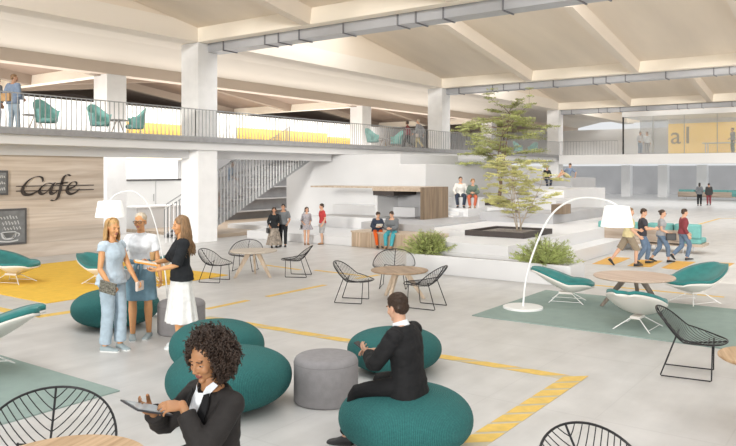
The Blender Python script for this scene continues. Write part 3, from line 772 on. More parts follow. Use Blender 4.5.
# main platform with the tree planters
terr('terrace_white', 16.1, 7.5, 0, 19.2, 9.9, .70)
terr('terrace_white', 19.2, 7.5, 0, 25.4, 10.9, .70)
terr('terrace_white', 20.1, 10.9, 0, 25.4, 11.95, .70)
terr('terrace_white', 25.4, 9.0, 0, 30.0, 12.0, .70)
terr('terrace_white', 30.0, 10.8, 0, 36.0, 12.0, .70)
terr('terrace_white', 16.9, 6.9, 0, 24.6, 7.5, .36)
terr('terrace_white', 25.4, 8.2, 0, 31.0, 9.0, .36)
terr('terrace_white', 30.0, 9.8, 0, 36.0, 10.8, .36)
terr('terrace_white', 24.95, 13.3, .70, 36.0, 15.2, 1.05)
terr('terrace_white', 26.6, 12.2, .70, 36.0, 13.3, 1.05)
terr('terrace_white', 25.95, 13.35, 1.05, 26.5, 14.75, 1.47)
terr('terrace_white', 24.55, 13.5, .70, 24.95, 14.6, .94); terr('terrace_white', 24.15, 13.5, .70, 24.55, 14.6, .82)
terr('terrace_grey', 23.8, 9.4, .70, 29.4, 12.2, 1.04)
terr('terrace_white', 26.4, 10.3, 1.04, 31.0, 12.2, 1.40)
terr('terrace_white', 29.6, 11.2, .70, 35.1, 12.2, 1.74)
terr('terrace_white', 31.6, 12.2, 1.30, 35.1, 13.2, 1.74)
terr('terrace_white', 33.8, 13.2, 1.30, 35.1, 14.6, 1.78)
terr('terrace_grey', 35.1, 12.9, 1.0, 38.8, 14.5, 2.2)

wood('wood_pale', (.46, .40, .33), (.62, .55, .47), 'X', 1.4)
wood('wood_brown', (.27, .18, .11), (.44, .31, .20), 'X', 1.4)
mat('mesh_panel', (.40, .40, .41), .6, alpha=.32)
# ------------------------------------------------------------------ railings, stair
def railing(p0, p1, z, label, step=.16, h=1.0, group='railings of the upper walkway', m='metal_grey', rad=.011):
    o = thing('walkway_railing', (p0[0], p0[1], z), math.atan2(p1[1]-p0[1], p1[0]-p0[0]), label, 'railing', group)
    L = math.hypot(p1[0]-p0[0], p1[1]-p0[1])
    MB().box(0, -.025, h-.03, L, .025, h).build('handrail', m, o)
    MB().box(0, -.02, .0, L, .02, .04).build('bottom_rail', m, o)
    n = int(L/step); rest = MB()
    for i in range(n+1):
        x = i*L/n
        mb = MB().box(x-rad, -rad, .04, x+rad, rad, h-.03)
        if i < 98: mb.build('baluster', m, o)
        else: rest.join(mb)
    if rest.v: tag(rest.build('baluster', m, o), kind='stuff')
    return o
railing((1.0, 19.46), (16.6, 19.46), 3.7, 'grey baluster railing above the timber cafe wall, left of the front white column')
railing((16.6, 19.46), (32.0, 19.46), 3.7, 'grey baluster railing between the two tall white columns, above the stair')
railing((32.0, 19.46), (50.4, 19.46), 3.7, 'grey baluster railing behind the treetops, beyond the second tall column', step=.19)
railing((50.4, 19.4), (50.4, 15.2), 3.7, 'short grey railing at the far end of the walkway beside the glass room', step=.2)

SX, run, rise_ = 17.6, 7.4, 3.7; nst = 20
st = thing('staircase', (SX, 20.75, 0), 0, 'grey steel staircase with tall dense balusters rising behind the front white column', 'staircase')
for i in range(nst):
    x = i*run/nst; z = (i+1)*rise_/nst
    MB().box(x, .05, z-.06, x+run/nst+.03, 1.55, z).build('tread', 'slab_edge', st)
for y0 in (0, 1.55):
    so = MB(); so.add([(x, y, z) for y in (y0, y0+.05) for x, z in ((.25, 0), (run, rise_-.35), (run, rise_), (-.05, .12), (-.05, 0))], [(0, 1, 2, 3, 4), (9, 8, 7, 6, 5)]+[(i, i+5, (i+1) % 5+5, (i+1) % 5) for i in range(5)])
    so.build('stringer', 'metal_grey', st)
so = MB(); tp_ = [(-.0, .12), (run-.3, rise_-.1), (run-.3, 3.22), (2.5, 3.22), (-.0, 2.0)]
so.add([(x, y, z) for y in (-.05, -.04) for x, z in tp_], [(0, 1, 2, 3, 4), (9, 8, 7, 6, 5)]+[(i, i+5, (i+1) % 5+5, (i+1) % 5) for i in range(5)]); so.build('mesh_panel', 'mesh_panel', st)
for sy, nm in ((-.085, 0), (1.66, 1)):
    if nm == 0: MB().tube([(-1.3, sy, 1.35), (2.45, sy, 3.22)], .022, 8).build('handrail', 'metal_grey', st)
    else: MB().tube([(0, sy, 1.05), (run-.4, sy, rise_+.85)], .022, 8).build('handrail', 'metal_grey', st)
    n = 50
    for i in range(n):
        x = (-1.3 if nm == 0 else 0)+i*(run+(1.0 if nm == 0 else -.3))/(n-1); zb_ = max(0.0, x*.5-.15)
        zt_ = min(3.26, x*.5+2.0) if nm == 0 else x*.5+1.05
        if zt_-zb_ < .15: continue
        MB().box(x-.013, sy-.012, zb_, x+.013, sy+.012, zt_).build('baluster', 'plaster' if nm == 0 else 'metal_grey', st)

# ------------------------------------------------------------------ glass room on the upper floor
gr = thing('glass_meeting_room', (50.9, 15.0, 3.7), 0, 'raised glass-fronted meeting room with a yellow rear wall marked a1', 'meeting room')
MB().box(0, -30, -.12, 6.2, 0, .02).build('room_floor', 'soffit', gr)
MB().box(-.1, -30, 2.62, 6.2, .05, 2.95).build('roof', 'plaster', gr)
MB().box(4.2, -30, .02, 4.4, -2.0, 2.3).build('back_wall', 'yellow_glow', gr)
MB().box(4.2, -30, 2.3, 4.4, -2.0, 2.62).build('back_wall_top', 'plaster', gr)
MB().box(4.2, -2.0, .02, 4.4, 0, 2.62).build('side_panel', 'glass_grey', gr)
MB().box(-.05, -.06, .0, .04, .03, 2.62).build('corner_post', 'metal_black', gr)
for i in range(15):
    MB().box(0, -2*i-1.97, .05, .02, -2*i-.03, 2.62).build('glass_pane', 'glass_tint', gr)
    MB().box(-.02, -2*i-2.02, .0, .03, -2*i-1.98, 2.62).build('mullion', 'metal_grey', gr)
MB().box(-.05, -30, -.02, .05, 0, .05).build('bottom_rail', 'slab_edge', gr)
def text_mesh(s, size, loc, rot, m, name, parent, ext=.02, shear=0, bold=0):
    cu = bpy.data.curves.new('t', 'FONT'); cu.body = s; cu.size = size; cu.extrude = ext; cu.shear = shear; cu.offset = bold
    t = bpy.data.objects.new('t', cu); COL.objects.link(t); bpy.context.view_layer.update()
    me = bpy.data.meshes.new_from_object(t.evaluated_get(bpy.context.evaluated_depsgraph_get())); me.materials.clear(); me.materials.append(M[m]); bpy.data.objects.remove(t)
    o = bpy.data.objects.new(name, me); COL.objects.link(o); o.parent = parent; o.location = loc; o.rotation_euler = rot; return o
mat('letter_grey', (.42, .36, .26), .7)
text_mesh('a1', 1.75, (4.12, -2.15, .85), (R(90), 0, R(-90)), 'letter_grey', 'lettering', gr)
gt = thing('meeting_table', (53.4, 8.9, 3.725), 0, 'white table inside the glass room in front of the yellow wall', 'table')
MB().box(-.5, -1.4, .72, .5, 1.4, .77).build('table_top', 'terrace_white', gt)
for sx in (-.4, .4):
    for sy in (-1.2, 1.2): MB().box(sx-.03, sy-.03, 0, sx+.03, sy+.03, .72).build('leg', 'terrace_white', gt)

# ------------------------------------------------------------------ floor markings
def flat(pts, m, name, label=None, cat=None, h=.004, group=None, kind=None):
    mb = MB(); n = len(pts); lo = [V((p[0], p[1], .0005)) for p in pts]; hi = [V((p[0], p[1], h)) for p in pts]
    mb.add(lo+hi, [tuple(range(n-1, -1, -1)), tuple(range(n, 2*n))]+[(i, (i+1) % n, n+(i+1) % n, n+i) for i in range(n)])
    o = mb.build(name, m); return tag(o, label, cat, group, kind)
def strip(p, q, w, m, label, name='floor_stripe', h=.004):
    p = V(p); q = V(q); p.z = q.z = 0; d = (q-p).normalized(); s = V((-d.y, d.x, 0))*(w/2)
    return flat([p+s, q+s, q-s, p-s], m, name, label, 'floor marking', h=h)
strip(P(206.5, 309), P(248, 300.4), .13, 'yellow_paint', 'yellow floor dash just right of the grey stool behind the three women')
strip(P(267, 296.6), P(325, 285), .13, 'yellow_paint', 'yellow floor dash between the two round cafe tables')
strip(P(356, 278.6), P(379, 274.9), .13, 'yellow_paint', 'short yellow floor dash beside the table the man faces')
strip(P(262, 264.6), P(300, 269.8), .12, 'yellow_paint', 'yellow floor dash under the first round cafe table')
strip(P(315, 270.2), P(368, 276.6), .12, 'yellow_paint', 'yellow floor dash behind the second round cafe table')
strip(P(-30, 303), P(36, 317), .22, 'yellow_paint', 'yellow floor stripe along the front of the yellow rug')
strip(P(36, 317), P(110, 306), .22, 'yellow_paint', 'yellow floor stripe running from the rug corner to the teal pouf')
strip(P(593, 285), P(724, 297.2), .11, 'yellow_paint', 'yellow floor stripe behind the pink-topped round table')
strip(P(698, 224.6), P(720, 218.4), .14, 'yellow_paint', 'far yellow floor stripe leading away from the long sofa')
strip(P(720, 218.4), P(760, 218.6), .14, 'yellow_paint', 'farthest yellow floor stripe at the edge of the hall')
# hatched band: one long leg and the corner leg, each a row of slanted bars
def hatched(p, q, w, label, bar, slant, z0=.0):
    p = V(p); q = V(q); p.z = q.z = 0; d = (q-p); L = d.length; d.normalize(); s = V((-d.y, d.x, 0))*(w/2); mb = MB()
    b = MB(); hw = .003
    b.add([p+s, q+s, q-s, p-s, p+s+V((0, 0, hw)), q+s+V((0, 0, hw)), q-s+V((0, 0, hw)), p-s+V((0, 0, hw))], [(3, 2, 1, 0), (4, 5, 6, 7), (0, 1, 5, 4), (2, 3, 7, 6), (1, 2, 6, 5), (3, 0, 4, 7)])
    o = b.build('hatched_stripe', 'stripe_pale'); tag(o, label, 'floor marking')
    n = int(L/bar); k = MB(); up = V((0, 0, .005))
    for i in range(n):
        a = p+d*(i*bar); c = a+d*(bar*.80); sl_ = d*slant
        q4 = [a-s, c-s, c+s+sl_, a+s+sl_]; k.add([v+up*.9 for v in q4]+[v+up for v in q4], [(0, 1, 2, 3), (4, 7, 6, 5)])
    k.build('bars', 'yellow_paint', o)
mat('stripe_pale', (.55, .49, .36), .6)
cor = P(573, 378.6)
hatched(P(206, 317), cor, .20, 'long yellow hatched stripe from the teal poufs past the grey cylinder to the floor corner', .62, .28)
hatched(cor, P(455, 456), .24, 'wide yellow hatched stripe running from the floor corner towards the seated man', .34, -.22)
for i, (pts, lb) in enumerate((
    ([(562, 261), (580, 253.5), (600, 254.5), (583, 262)], 'orange floor bar beside the right-hand planter bush'),
    ([(592, 264), (609, 256.8), (631, 258), (613, 265)], 'orange floor bar under the trailing foot of the man in shorts'),
    ([(627, 266), (640, 259.6), (663, 260.8), (651, 267.2)], 'orange floor bar under the man in jeans with a tablet'),
    ([(661, 268), (676, 261), (696, 262), (678, 270)], 'orange floor bar under the man with maroon sleeves'),
    ([(703, 269), (714, 262.4), (735, 263.2), (722, 270.4)], 'orange floor bar farthest right, above the teal lounge chair'))):
    flat([P(*q) for q in pts], 'orange_paint', 'floor_bar', lb, 'floor marking', group='orange crossing bars')
# rugs
def rug(c0, c1, c2, c3, m, label):
    mb = MB(); lo = [V((p[0], p[1], 0.001)) for p in (c0, c1, c2, c3)]; hi = [p+V((0, 0, .014)) for p in lo]
    mb.add(lo+hi, [(3, 2, 1, 0), (4, 5, 6, 7)]+[(i, (i+1) % 4, 4+(i+1) % 4, 4+i) for i in range(4)])
    return tag(mb.build('area_rug', m), label, 'rug')
k = P(46.7, 303.7); e = P(225, 275)
rug((k.x, k.y), (e.x, k.y), (e.x, k.y+5.6), (k.x, k.y+5.6), 'yellow_rug', 'mustard yellow rug in front of the timber cafe wall')
k = P(119.7, 391.5); rug((k.x-6, k.y), (k.x, k.y), (k.x, k.y+5), (k.x-6, k.y+5), 'sage_rug', 'sage green rug at the lower left under the wire chair')
k = P(472, 316); e = P(530, 289)
rug((k.x, k.y), (e.x, k.y), (e.x, k.y-14), (k.x, k.y-14), 'sage_rug', 'sage green rug under the arc lamp and lounge chairs')

# ------------------------------------------------------------------ cafe sign and boards (on the timber wall, y = 20.2)
def nib(mb, pts, w, ang, z=20.2, th=.03, sub=6):
    """calligraphic stroke on the wall plane: pts (x, z), Catmull-Rom, nib of width w at an angle"""
    q = [pts[0]]+list(pts)+[pts[-1]]; cs = []
    for i in range(1, len(q)-2):
        for k in range(sub):
            t = k/sub; c = []
            for j in range(2):
                p0, p1, p2, p3 = q[i-1][j], q[i][j], q[i+1][j], q[i+2][j]
                c.append(.5*((2*p1)+(-p0+p2)*t+(2*p0-5*p1+4*p2-p3)*t*t+(-p0+3*p1-3*p2+p3)*t**3))
            cs.append(c)
    cs.append(list(pts[-1])); nx, nz = math.cos(ang)*w/2, math.sin(ang)*w/2
    for (a, b) in zip(cs, cs[1:]):
        l = math.hypot(b[0]-a[0], b[1]-a[1])
        if l < 1e-5: continue
        ox, oz = -(b[1]-a[1])/l*w*.16, (b[0]-a[0])/l*w*.16
        front = [V((x, z-th, y)) for x, y in ((a[0]-nx-ox, a[1]-nz-oz), (b[0]-nx-ox, b[1]-nz-oz), (b[0]+nx+ox, b[1]+nz+oz), (a[0]+nx+ox, a[1]+nz+oz))]
        back = [p+V((0, th-.004, 0)) for p in front]
        mb.add(front+back, [(0, 1, 2, 3), (7, 6, 5, 4), (0, 4, 5, 1), (1, 5, 6, 2), (2, 6, 7, 3), (3, 7, 4, 0)])
def crop_pt(x, y, s=2.974, oy=120): p = onb(x/s, oy+y/s, 20.2); return (p.x, p.z)
sg = thing('cafe_sign', (crop_pt(160, 205)[0], 20.2, crop_pt(160, 205)[1]), 0, 'dark metal Cafe lettering struck through by two thin rails on the timber wall', 'sign')
o_ = V(sg.location)
def on_sign(mb, name, m='sign_dark'):
    mb.v = [v-o_ for v in mb.v]; return mb.build(name, m, sg)
c_ = [crop_pt(*q) for q in ((127, 182), (124, 171), (108, 168), (86, 178), (70, 196), (66, 210), (74, 221), (92, 221), (110, 212), (122, 203))]
mb = MB(); nib(mb, c_, .085, R(35)); on_sign(mb, 'letter')
mb = MB(); nib(mb, [crop_pt(*q) for q in ((156, 190), (140, 188), (124, 198), (116, 211), (122, 220), (134, 217), (150, 200))], .07, R(35)); nib(mb, [crop_pt(*q) for q in ((160, 187), (152, 204), (150, 217), (158, 219), (168, 212))], .08, R(35)); on_sign(mb, 'letter')
mb = MB(); nib(mb, [crop_pt(*q) for q in ((208, 166), (200, 162), (190, 168), (183, 186), (177, 212), (170, 232), (160, 240), (150, 238))], .08, R(35)); nib(mb, [crop_pt(*q) for q in ((166, 190), (182, 188), (200, 186))], .05, R(35)); on_sign(mb, 'letter')
mb = MB(); nib(mb, [crop_pt(*q) for q in ((200, 205), (216, 200), (227, 192), (224, 184), (213, 185), (201, 198), (199, 212), (208, 220), (222, 216), (234, 207))], .075, R(35)); on_sign(mb, 'letter')
for y0, y1 in ((197, 194), (211, 207)):
    a = crop_pt(47, y0); b2 = crop_pt(278, y1)
    mb = MB().box(a[0], 20.2-.02, (a[1]+b2[1])/2-.012, b2[0], 20.2-.004, (a[1]+b2[1])/2+.012); on_sign(mb, 'rail')
def wall_board(x0, y0, x1, y1, label, deco):
    a = onb(x0, y1, 20.2); c = onb(x1, (y0+y1)/2, 20.2); top = onb(x1, y0, 20.2); bot = onb(x1, y1, 20.2)
    w = c.x-a.x; h = top.z-bot.z; o = thing('chalkboard', (a.x, 20.2, bot.z), 0, label, 'board')
    MB().box(0, -.04, 0, w, -.004, h).build('frame', 'board_frame', o)
    MB().box(.06, -.05, .06, w-.06, -.04, h-.06).build('board', 'chalkboard', o)
    deco(w, h, o); return o
def squig(mb, x0, z0, w, h, n, rng):
    pts = []
    for i in range(n*2+1): pts.append((x0+w*i/(n*2), z0+(h if i % 2 else 0)*rng.uniform(.5, 1.0)))
    nib(mb, pts, .018, R(40), z=-.048, th=.008, sub=4)
def deco1(w, h, o):
    rng = random.Random(4)
    for r_, (z, hh) in enumerate(((.72, .11), (.56, .11), (.42, .10))): mb = MB(); squig(mb, w*.38+.05*r_, h*z, w*.40, h*hh, 6, rng); mb.build('chalk_line', 'chalk', o)
    mb = MB()
    cx, cz = w*.60, h*.20; nib(mb, [(cx-.22, cz+.16), (cx-.16, cz), (cx, cz-.04), (cx+.16, cz), (cx+.20, cz+.16)], .04, R(20), z=-.048, th=.008)
    for t in range(6): nib(mb, [(cx-.20+.02*t, cz+.15-.03*t), (cx+.19-.02*t, cz+.15-.03*t)], .04, R(90), z=-.048, th=.008, sub=2)
    nib(mb, [(cx+.2, cz+.13), (cx+.29, cz+.1), (cx+.26, cz+.03), (cx+.15, cz+.02)], .03, R(20), z=-.048, th=.008)
    nib(mb, [(cx-.28, cz-.08), (cx, cz-.11), (cx+.26, cz-.08)], .03, R(80), z=-.048, th=.008); mb.build('cup_drawing', 'chalk', o)
wall_board(-20, 208, 26, 243.5, 'grey framed chalkboard with white lettering above a drawn coffee cup', deco1)
def deco2(w, h, o):
    rng = random.Random(6)
    for z in (.7, .45, .2): mb = MB(); squig(mb, w*.5, h*z, w*.4, h*.12, 7, rng); mb.build('chalk_line', 'chalk', o)
wall_board(-30, 170.5, 7.5, 195, 'small grey chalkboard high on the timber wall left of the Cafe lettering', deco2)

# ------------------------------------------------------------------ interior seen below the walkway
def simple(name, m, label, cat, *boxes, group=None):
    x0 = min(b[0] for b in boxes); y0 = min(b[1] for b in boxes); z0 = min(b[2] for b in boxes)
    mb = MB()
    for b in boxes: mb.box(b[0]-x0, b[1]-y0, b[2]-z0, b[3]-x0, b[4]-y0, b[5]-z0)
    o = mb.build(name, m, bevel=.01); o.location = (x0, y0, z0); return tag(o, label, cat, group)
mat('screen_white', (.95, .95, .95), .5, emit=.5)
sc_ = thing('wall_cabinet', (20.6, 33.2, 0), 0, 'tall pale grey cabinet run with dark top line behind the cafe opening', 'cabinet')
MB().box(0, -.6, 0, 6.6, .28, 2.05).build('carcass', 'plaster_grey', sc_)
MB().box(-.05, -.66, 2.05, 6.65, .28, 2.12).build('cornice', 'planter_dark', sc_)
for i in range(3):
    d_ = MB().box(.03+2.2*i, -.63, .08, 2.17+2.2*i, -.6, 2.0).build('door', 'soffit', sc_); MB().box(2.05+2.2*i, -.66, .9, 2.08+2.2*i, -.63, 1.3).build('handle', 'metal_grey', d_)
pj = thing('hanging_screen', (20.9, 32.2, 2.12), 0, 'bright white rectangular screen above the grey cabinets behind the cafe', 'screen')
MB().box(0, 0, 0, 5.3, .06, .98).build('panel', 'screen_white', pj); MB().box(-.05, -.03, .98, 5.35, .09, 1.05).build('casing', 'soffit', pj)
MB().tube([(1, .03, 1.05), (1, .03, 1.16)], .02, 6).build('bracket', 'metal_grey', pj); MB().tube([(4.3, .03, 1.05), (4.3, .03, 1.16)], .02, 6).build('bracket', 'metal_grey', pj)
sbox('trim_light_trough', 'led_cream', 15.0, 27.8, 3.1, 30.0, 28.1, 3.22)
ct = thing('service_counter', (18.4, 25.2, 0), 0, 'white service counter seen between the cafe wall and the front column', 'counter')
MB().box(0, 0, 0, 2.6, .8, 1.0).build('base', 'terrace_white', ct); MB().box(-.05, -.05, 1.0, 2.65, .85, 1.06).build('worktop', 'plaster', ct)
sh_ = thing('display_shelf', (16.6, 27.6, 0), 0, 'open glass-fronted display shelf behind the cafe counter', 'shelf')
for z in (.5, .95, 1.4): MB().box(0, 0, z, 2.9, .5, z+.04).build('shelf_board', 'terrace_grey', sh_)
for x in (0, 2.86): MB().box(x, 0, 0, x+.04, .5, 1.44).build('side_panel', 'terrace_grey', sh_)
rng = random.Random(3)
cup_cols = ['teal_light', 'terrace_grey', 'denim_pale', 'chalk']
i = 0
for z in (.54, .99):
    for x in range(8):
        mb = MB().lathe([(.07, 0), (.09, .02), (.085, .2), (.05, .24)], n=12); o = mb.build('jar', cup_cols[(i*3+x) % 4], smooth=True); o.location = (16.85+.34*x, 27.85, z)
        tag(o, 'small pale jar on the display shelf behind the cafe counter', 'jar', 'jars on the display shelf')
    i += 1

# ------------------------------------------------------------------ built joinery on the terraces
bn = thing('timber_bench', (19.2, 10.95, 0), 0, 'boxy vertical-slatted timber bench where two people in dark jackets sit', 'bench')
MB().box(0, 0, 0, .88, 3.69, .48).build('bench_box', 'wood_bench', bn, bevel=.01); MB().box(-.02, -.02, .48, .9, 3.71, .53).build('bench_top', 'wood_ply', bn)
pt = thing('timber_portal', (22.3, 13.7, .76), 0, 'square timber frame with an open front standing on the terraces', 'joinery')
MB().box(0, 0, 0, 1.8, .14, 1.18).build('side_panel', 'wood_portal', pt); MB().box(0, .14, 1.02, 1.8, 2.3, 1.18).build('top_panel', 'wood_ply', pt)
MB().box(0.05, 1.35, .85, 1.7, 2.3, 1.02).build('drawer_box', 'planter_dark', pt); MB().box(.0, 2.3, 1.12, 1.2, 5.4, 1.18).build('long_shelf', 'wood_ply', pt)
MB().box(1.66, .14, 0, 1.8, 2.3, 1.02).build('rear_panel', 'terrace_grey', pt); MB().box(.2, 2.2, 0, 1.8, 2.3, 1.02).build('side_panel', 'terrace_white', pt)
simple('dark_timber_block', 'wood_portal', 'low dark timber block on the terraces right of the young tree', 'block', (23.9, 9.05, 1.04, 24.6, 9.5, 1.38))

def planter(x0, y0, x1, y1, z, h, label, m='planter_dark'):
    o = thing('tree_planter', (x0, y0, z), 0, label, 'planter'); w, d = x1-x0, y1-y0; t = .12
    mb = MB(); mb.box(0, 0, 0, w, t, h).box(0, d-t, 0, w, d, h).box(0, t, 0, t, d-t, h).box(w-t, t, 0, w, d-t, h); mb.build('frame', m, o)
    MB().box(t, t, .0, w-t, d-t, h*.6).build('soil_bed', 'soil', o); return o
planter(18.1, 7.95, 20.1, 9.75, .70, .15, 'low dark framed planter with gravel under the nearer young tree')
planter(28.2, 13.4, 32.0, 15.1, 1.05, .15, 'low dark framed planter under the taller tree behind')
pw = thing('long_planter', (15.2, 5.6, 0), 0, 'long low white planter wall holding two bushes in front of the terraces', 'planter')
mb = MB(); mb.box(0, 0, 0, .08, 4.25, .45).box(.82, 0, 0, .9, 4.25, .45).box(.08, 0, 0, .82, .08, .45).box(.08, 4.17, 0, .82, 4.25, .45); mb.build('wall', 'terrace_white', pw, bevel=.01)
MB().box(.08, .08, 0, .82, 4.17, .36).build('soil_bed', 'soil', pw)

def leaf_cluster(mb, c, r, n, size, rng, flat=.5, aim=None):
    for i in range(n):
        d = V((rng.gauss(0, 1), rng.gauss(0, 1), rng.gauss(0, flat))); d = d.normalized()*rng.random()**.4
        p = V(c)+V((d.x*r, d.y*r, d.z*r*flat)); a = V((rng.gauss(0, 1), rng.gauss(0, 1), rng.gauss(0, .5))).normalized(); b = a.orthogonal().normalized()*rng.choice((-1, 1))
        b = (b+a.cross(b)*rng.uniform(-1, 1)).normalized(); s = size*rng.uniform(.6, 1.3)
        mb.add([p-a*s, p+b*s*.35, p+a*s, p-b*s*.35], [(0, 1, 2, 3)])
def tree(x, y, z, H, spread, stems, label, bark, leaf, seed, nclus, leafn, lsize, crown_lo=.35, layers=None):
    rng = random.Random(seed); o = thing('indoor_tree', (x, y, z), 0, label, 'tree'); wood_ = MB(); lf = MB(); tips = []
    for s in range(stems):
        a = 2*PI*s/stems+rng.uniform(-.4, .4); lean = rng.uniform(.08, .16) if stems > 1 else .04; p = V((math.cos(a)*.06, math.sin(a)*.06, 0)); pts = [p.copy()]; r0 = (.026 if stems > 2 else .045)*H/3
        d = V((math.cos(a)*lean, math.sin(a)*lean, 1)).normalized(); seg = H*.85/10
        for i in range(10):
            d = (d+V((rng.gauss(0, .10), rng.gauss(0, .10), .05))).normalized(); p = p+d*seg; pts.append(p.copy())
        wood_.tube(pts, [r0*(1-.075*i) for i in range(11)], 7)
        for i in range(3 if crown_lo > .3 else 2, 11):
            for b in range(2):
                aa = rng.uniform(0, 2*PI); L = spread*.5*rng.uniform(.45, 1.0)*(1.1-.055*abs(i-6)); dd = V((math.cos(aa), math.sin(aa), rng.uniform(.05, .55))).normalized(); q = pts[i].copy(); bp = [q.copy()]
                for k in range(5):
                    dd = (dd+V((rng.gauss(0, .16), rng.gauss(0, .16), rng.gauss(-.03, .08)))).normalized(); q = q+dd*L/5; bp.append(q.copy())
                    if k > 0 and rng.random() < .75:
                        d3 = (dd+V((rng.gauss(0, .7), rng.gauss(0, .7), rng.uniform(-.1, .3)))).normalized(); tw = [q.copy(), q+d3*L*.16, q+d3*L*.3]; wood_.tube(tw, [r0*.16, r0*.11, r0*.05], 4); tips.append(tw[-1]); tips.append(tw[1])
                wood_.tube(bp, [r0*.42*(1-.15*k) for k in range(6)], 5); tips += bp[3:]
    rng.shuffle(tips)
    for t in tips[:nclus]:
        if t.z < H*crown_lo*.8: continue
        leaf_cluster(lf, t, rng.uniform(.10, .24)*H/3.4, leafn, lsize, rng, .38)
    wood_.build('trunk', bark, o, smooth=True); tag(lf.build('foliage', leaf, o), kind='stuff'); return o
p = P(519, 231, .78); tree(p.x, p.y, .78, 2.2, 1.75, 5, 'small pale multi-stemmed tree in the nearer dark planter', 'bark_pale', 'leaf_olive', 5, 420, 50, .030, .30)
p = at(498, 33.0); tree(30.2, 14.5, 1.13, 4.9, 4.6, 3, 'taller airy tree with layered crown rising past the walkway railing', 'bark', 'leaf_green', 11, 560, 56, .046, .40)
def bush(x, y, z, r, h, label, seed):
    rng = random.Random(seed); o = thing('potted_bush', (x, y, z), 0, label, 'bush'); st_ = MB(); lf = MB()
    for i in range(110):
        a = rng.uniform(0, 2*PI); el = rng.uniform(.15, 1.35); d = V((math.cos(a)*math.cos(el)*r, math.sin(a)*math.cos(el)*r, math.sin(el)*h)); L = rng.uniform(.7, 1.05)
        pts = [V((math.cos(a)*.05, math.sin(a)*.05, 0)), d*L*.5+V((0, 0, .05)), d*L]; st_.tube(pts, [.006, .004, .002], 4)
        for t in range(11):
            f = .25+.75*t/11; q = pts[0].lerp(pts[2], f)+V((0, 0, .05*(1-f)))
            for k in range(5):
                e = (d.normalized()*.8+V((rng.gauss(0, .6), rng.gauss(0, .6), rng.gauss(0, .5)))).normalized(); b = e.orthogonal().normalized()*.009; ln = rng.uniform(.07, .13)
                lf.add([q-b, q+e*ln*.5+b*.6, q+e*ln, q+e*ln*.5-b*1.2], [(0, 1, 2, 3)])
    st_.build('stems', 'bark', o); tag(lf.build('foliage', 'leaf_bush', o), kind='stuff')
p = V((15.65, 9.5, 0)); bush(p.x, p.y, .36, .78, .70, 'rounded spiky green bush at the left end of the white planter', 21)
p = V((15.65, 6.35, 0)); bush(p.x, p.y, .36, .82, .70, 'rounded spiky green bush at the right end of the white planter', 22)

# ------------------------------------------------------------------ poufs and stools
def pouf(px, py, W, label, hz=.24, rx=None, seed=0):
    c = P(px, py, hz); r = W/2; mb = MB(); nu, nv = 64, 32; vs = []; fs = []; rng = random.Random(seed); ph = rng.random()*6
    for j in range(nv+1):
        th = PI*j/nv
        for i in range(nu):
            a = 2*PI*i/nu; rr_ = r*(1+.03*math.sin(2*a+ph)+.015*math.sin(3*a+ph*2)); s = abs(math.sin(th))**.74; z = hz+hz*math.copysign(abs(math.cos(th))**.92, math.cos(th))
            vs.append(V((rr_*s*math.cos(a), rr_*s*math.sin(a)*(rx or 1), max(0.002, z))))
    for j in range(nv):
        for i in range(nu): fs.append((j*nu+i, j*nu+(i+1) % nu, (j+1)*nu+(i+1) % nu, (j+1)*nu+i))
    mb.add(vs, fs); o = mb.build('pouf', 'knit_teal', smooth=True); uv = o.data.uv_layers.new(name='UVMap')
    for p_ in o.data.polygons:
        k = p_.index; j, i = divmod(k, nu)
        loop_v = {}
        for li in p_.loop_indices:
            vi = o.data.loops[li].vertex_index; jj, ii = divmod(vi, nu)
            if i == nu-1 and ii == 0: ii = nu
            uv.data[li].uv = (ii/nu, jj/nv)
    o.location = (c.x, c.y, 0); return tag(o, label, 'pouf', 'teal knitted poufs')
pouf(116, 307, 1.40, 'teal pebble-shaped knitted pouf behind the blonde woman in denim', .29, seed=1)
pouf(217, 345, 1.22, 'teal knitted pouf partly hidden behind the pouf next to the curly-haired woman', .30, seed=2)
pouf(229, 377.5, 1.34, 'teal knitted pouf directly behind the curly-haired woman', .30, seed=3)
pouf(394.5, 349, 1.22, 'teal knitted pouf just beyond the seated man', .25, seed=4)
PM = P(406.5, 417, .26); pouf(406.5, 417, 1.19, 'teal knitted pouf the man in the black suit sits on', .27, seed=5)
def stool(px, py, r, h, label):
    c = P(px, py, 0); o = thing('cylinder_stool', (c.x, c.y, 0), .6, label, 'stool')
    MB().lathe([(r-.02, 0), (r, .02), (r, h-.07), (r-.006, h-.045), (r-.02, h-.022), (r-.045, h-.007), (r-.08, h)], n=64).build('body', 'felt_grey', o, smooth=True)
    for p_ in o.children: pass
    MB().lathe([(r+.001, h-.075), (r+.002, h-.072), (r+.001, h-.069)], n=48).build('piping', 'seam_grey', o)
    MB().box(r-.004, -.006, .01, r+.004, .006, h-.06).build('seam', 'seam_grey', o); return o
stool(326, 400, .352, .50, 'grey felt cylinder stool standing left of the seated man')
stool(181.5, 332, .365, .50, 'grey felt cylinder stool behind the woman in the white skirt')

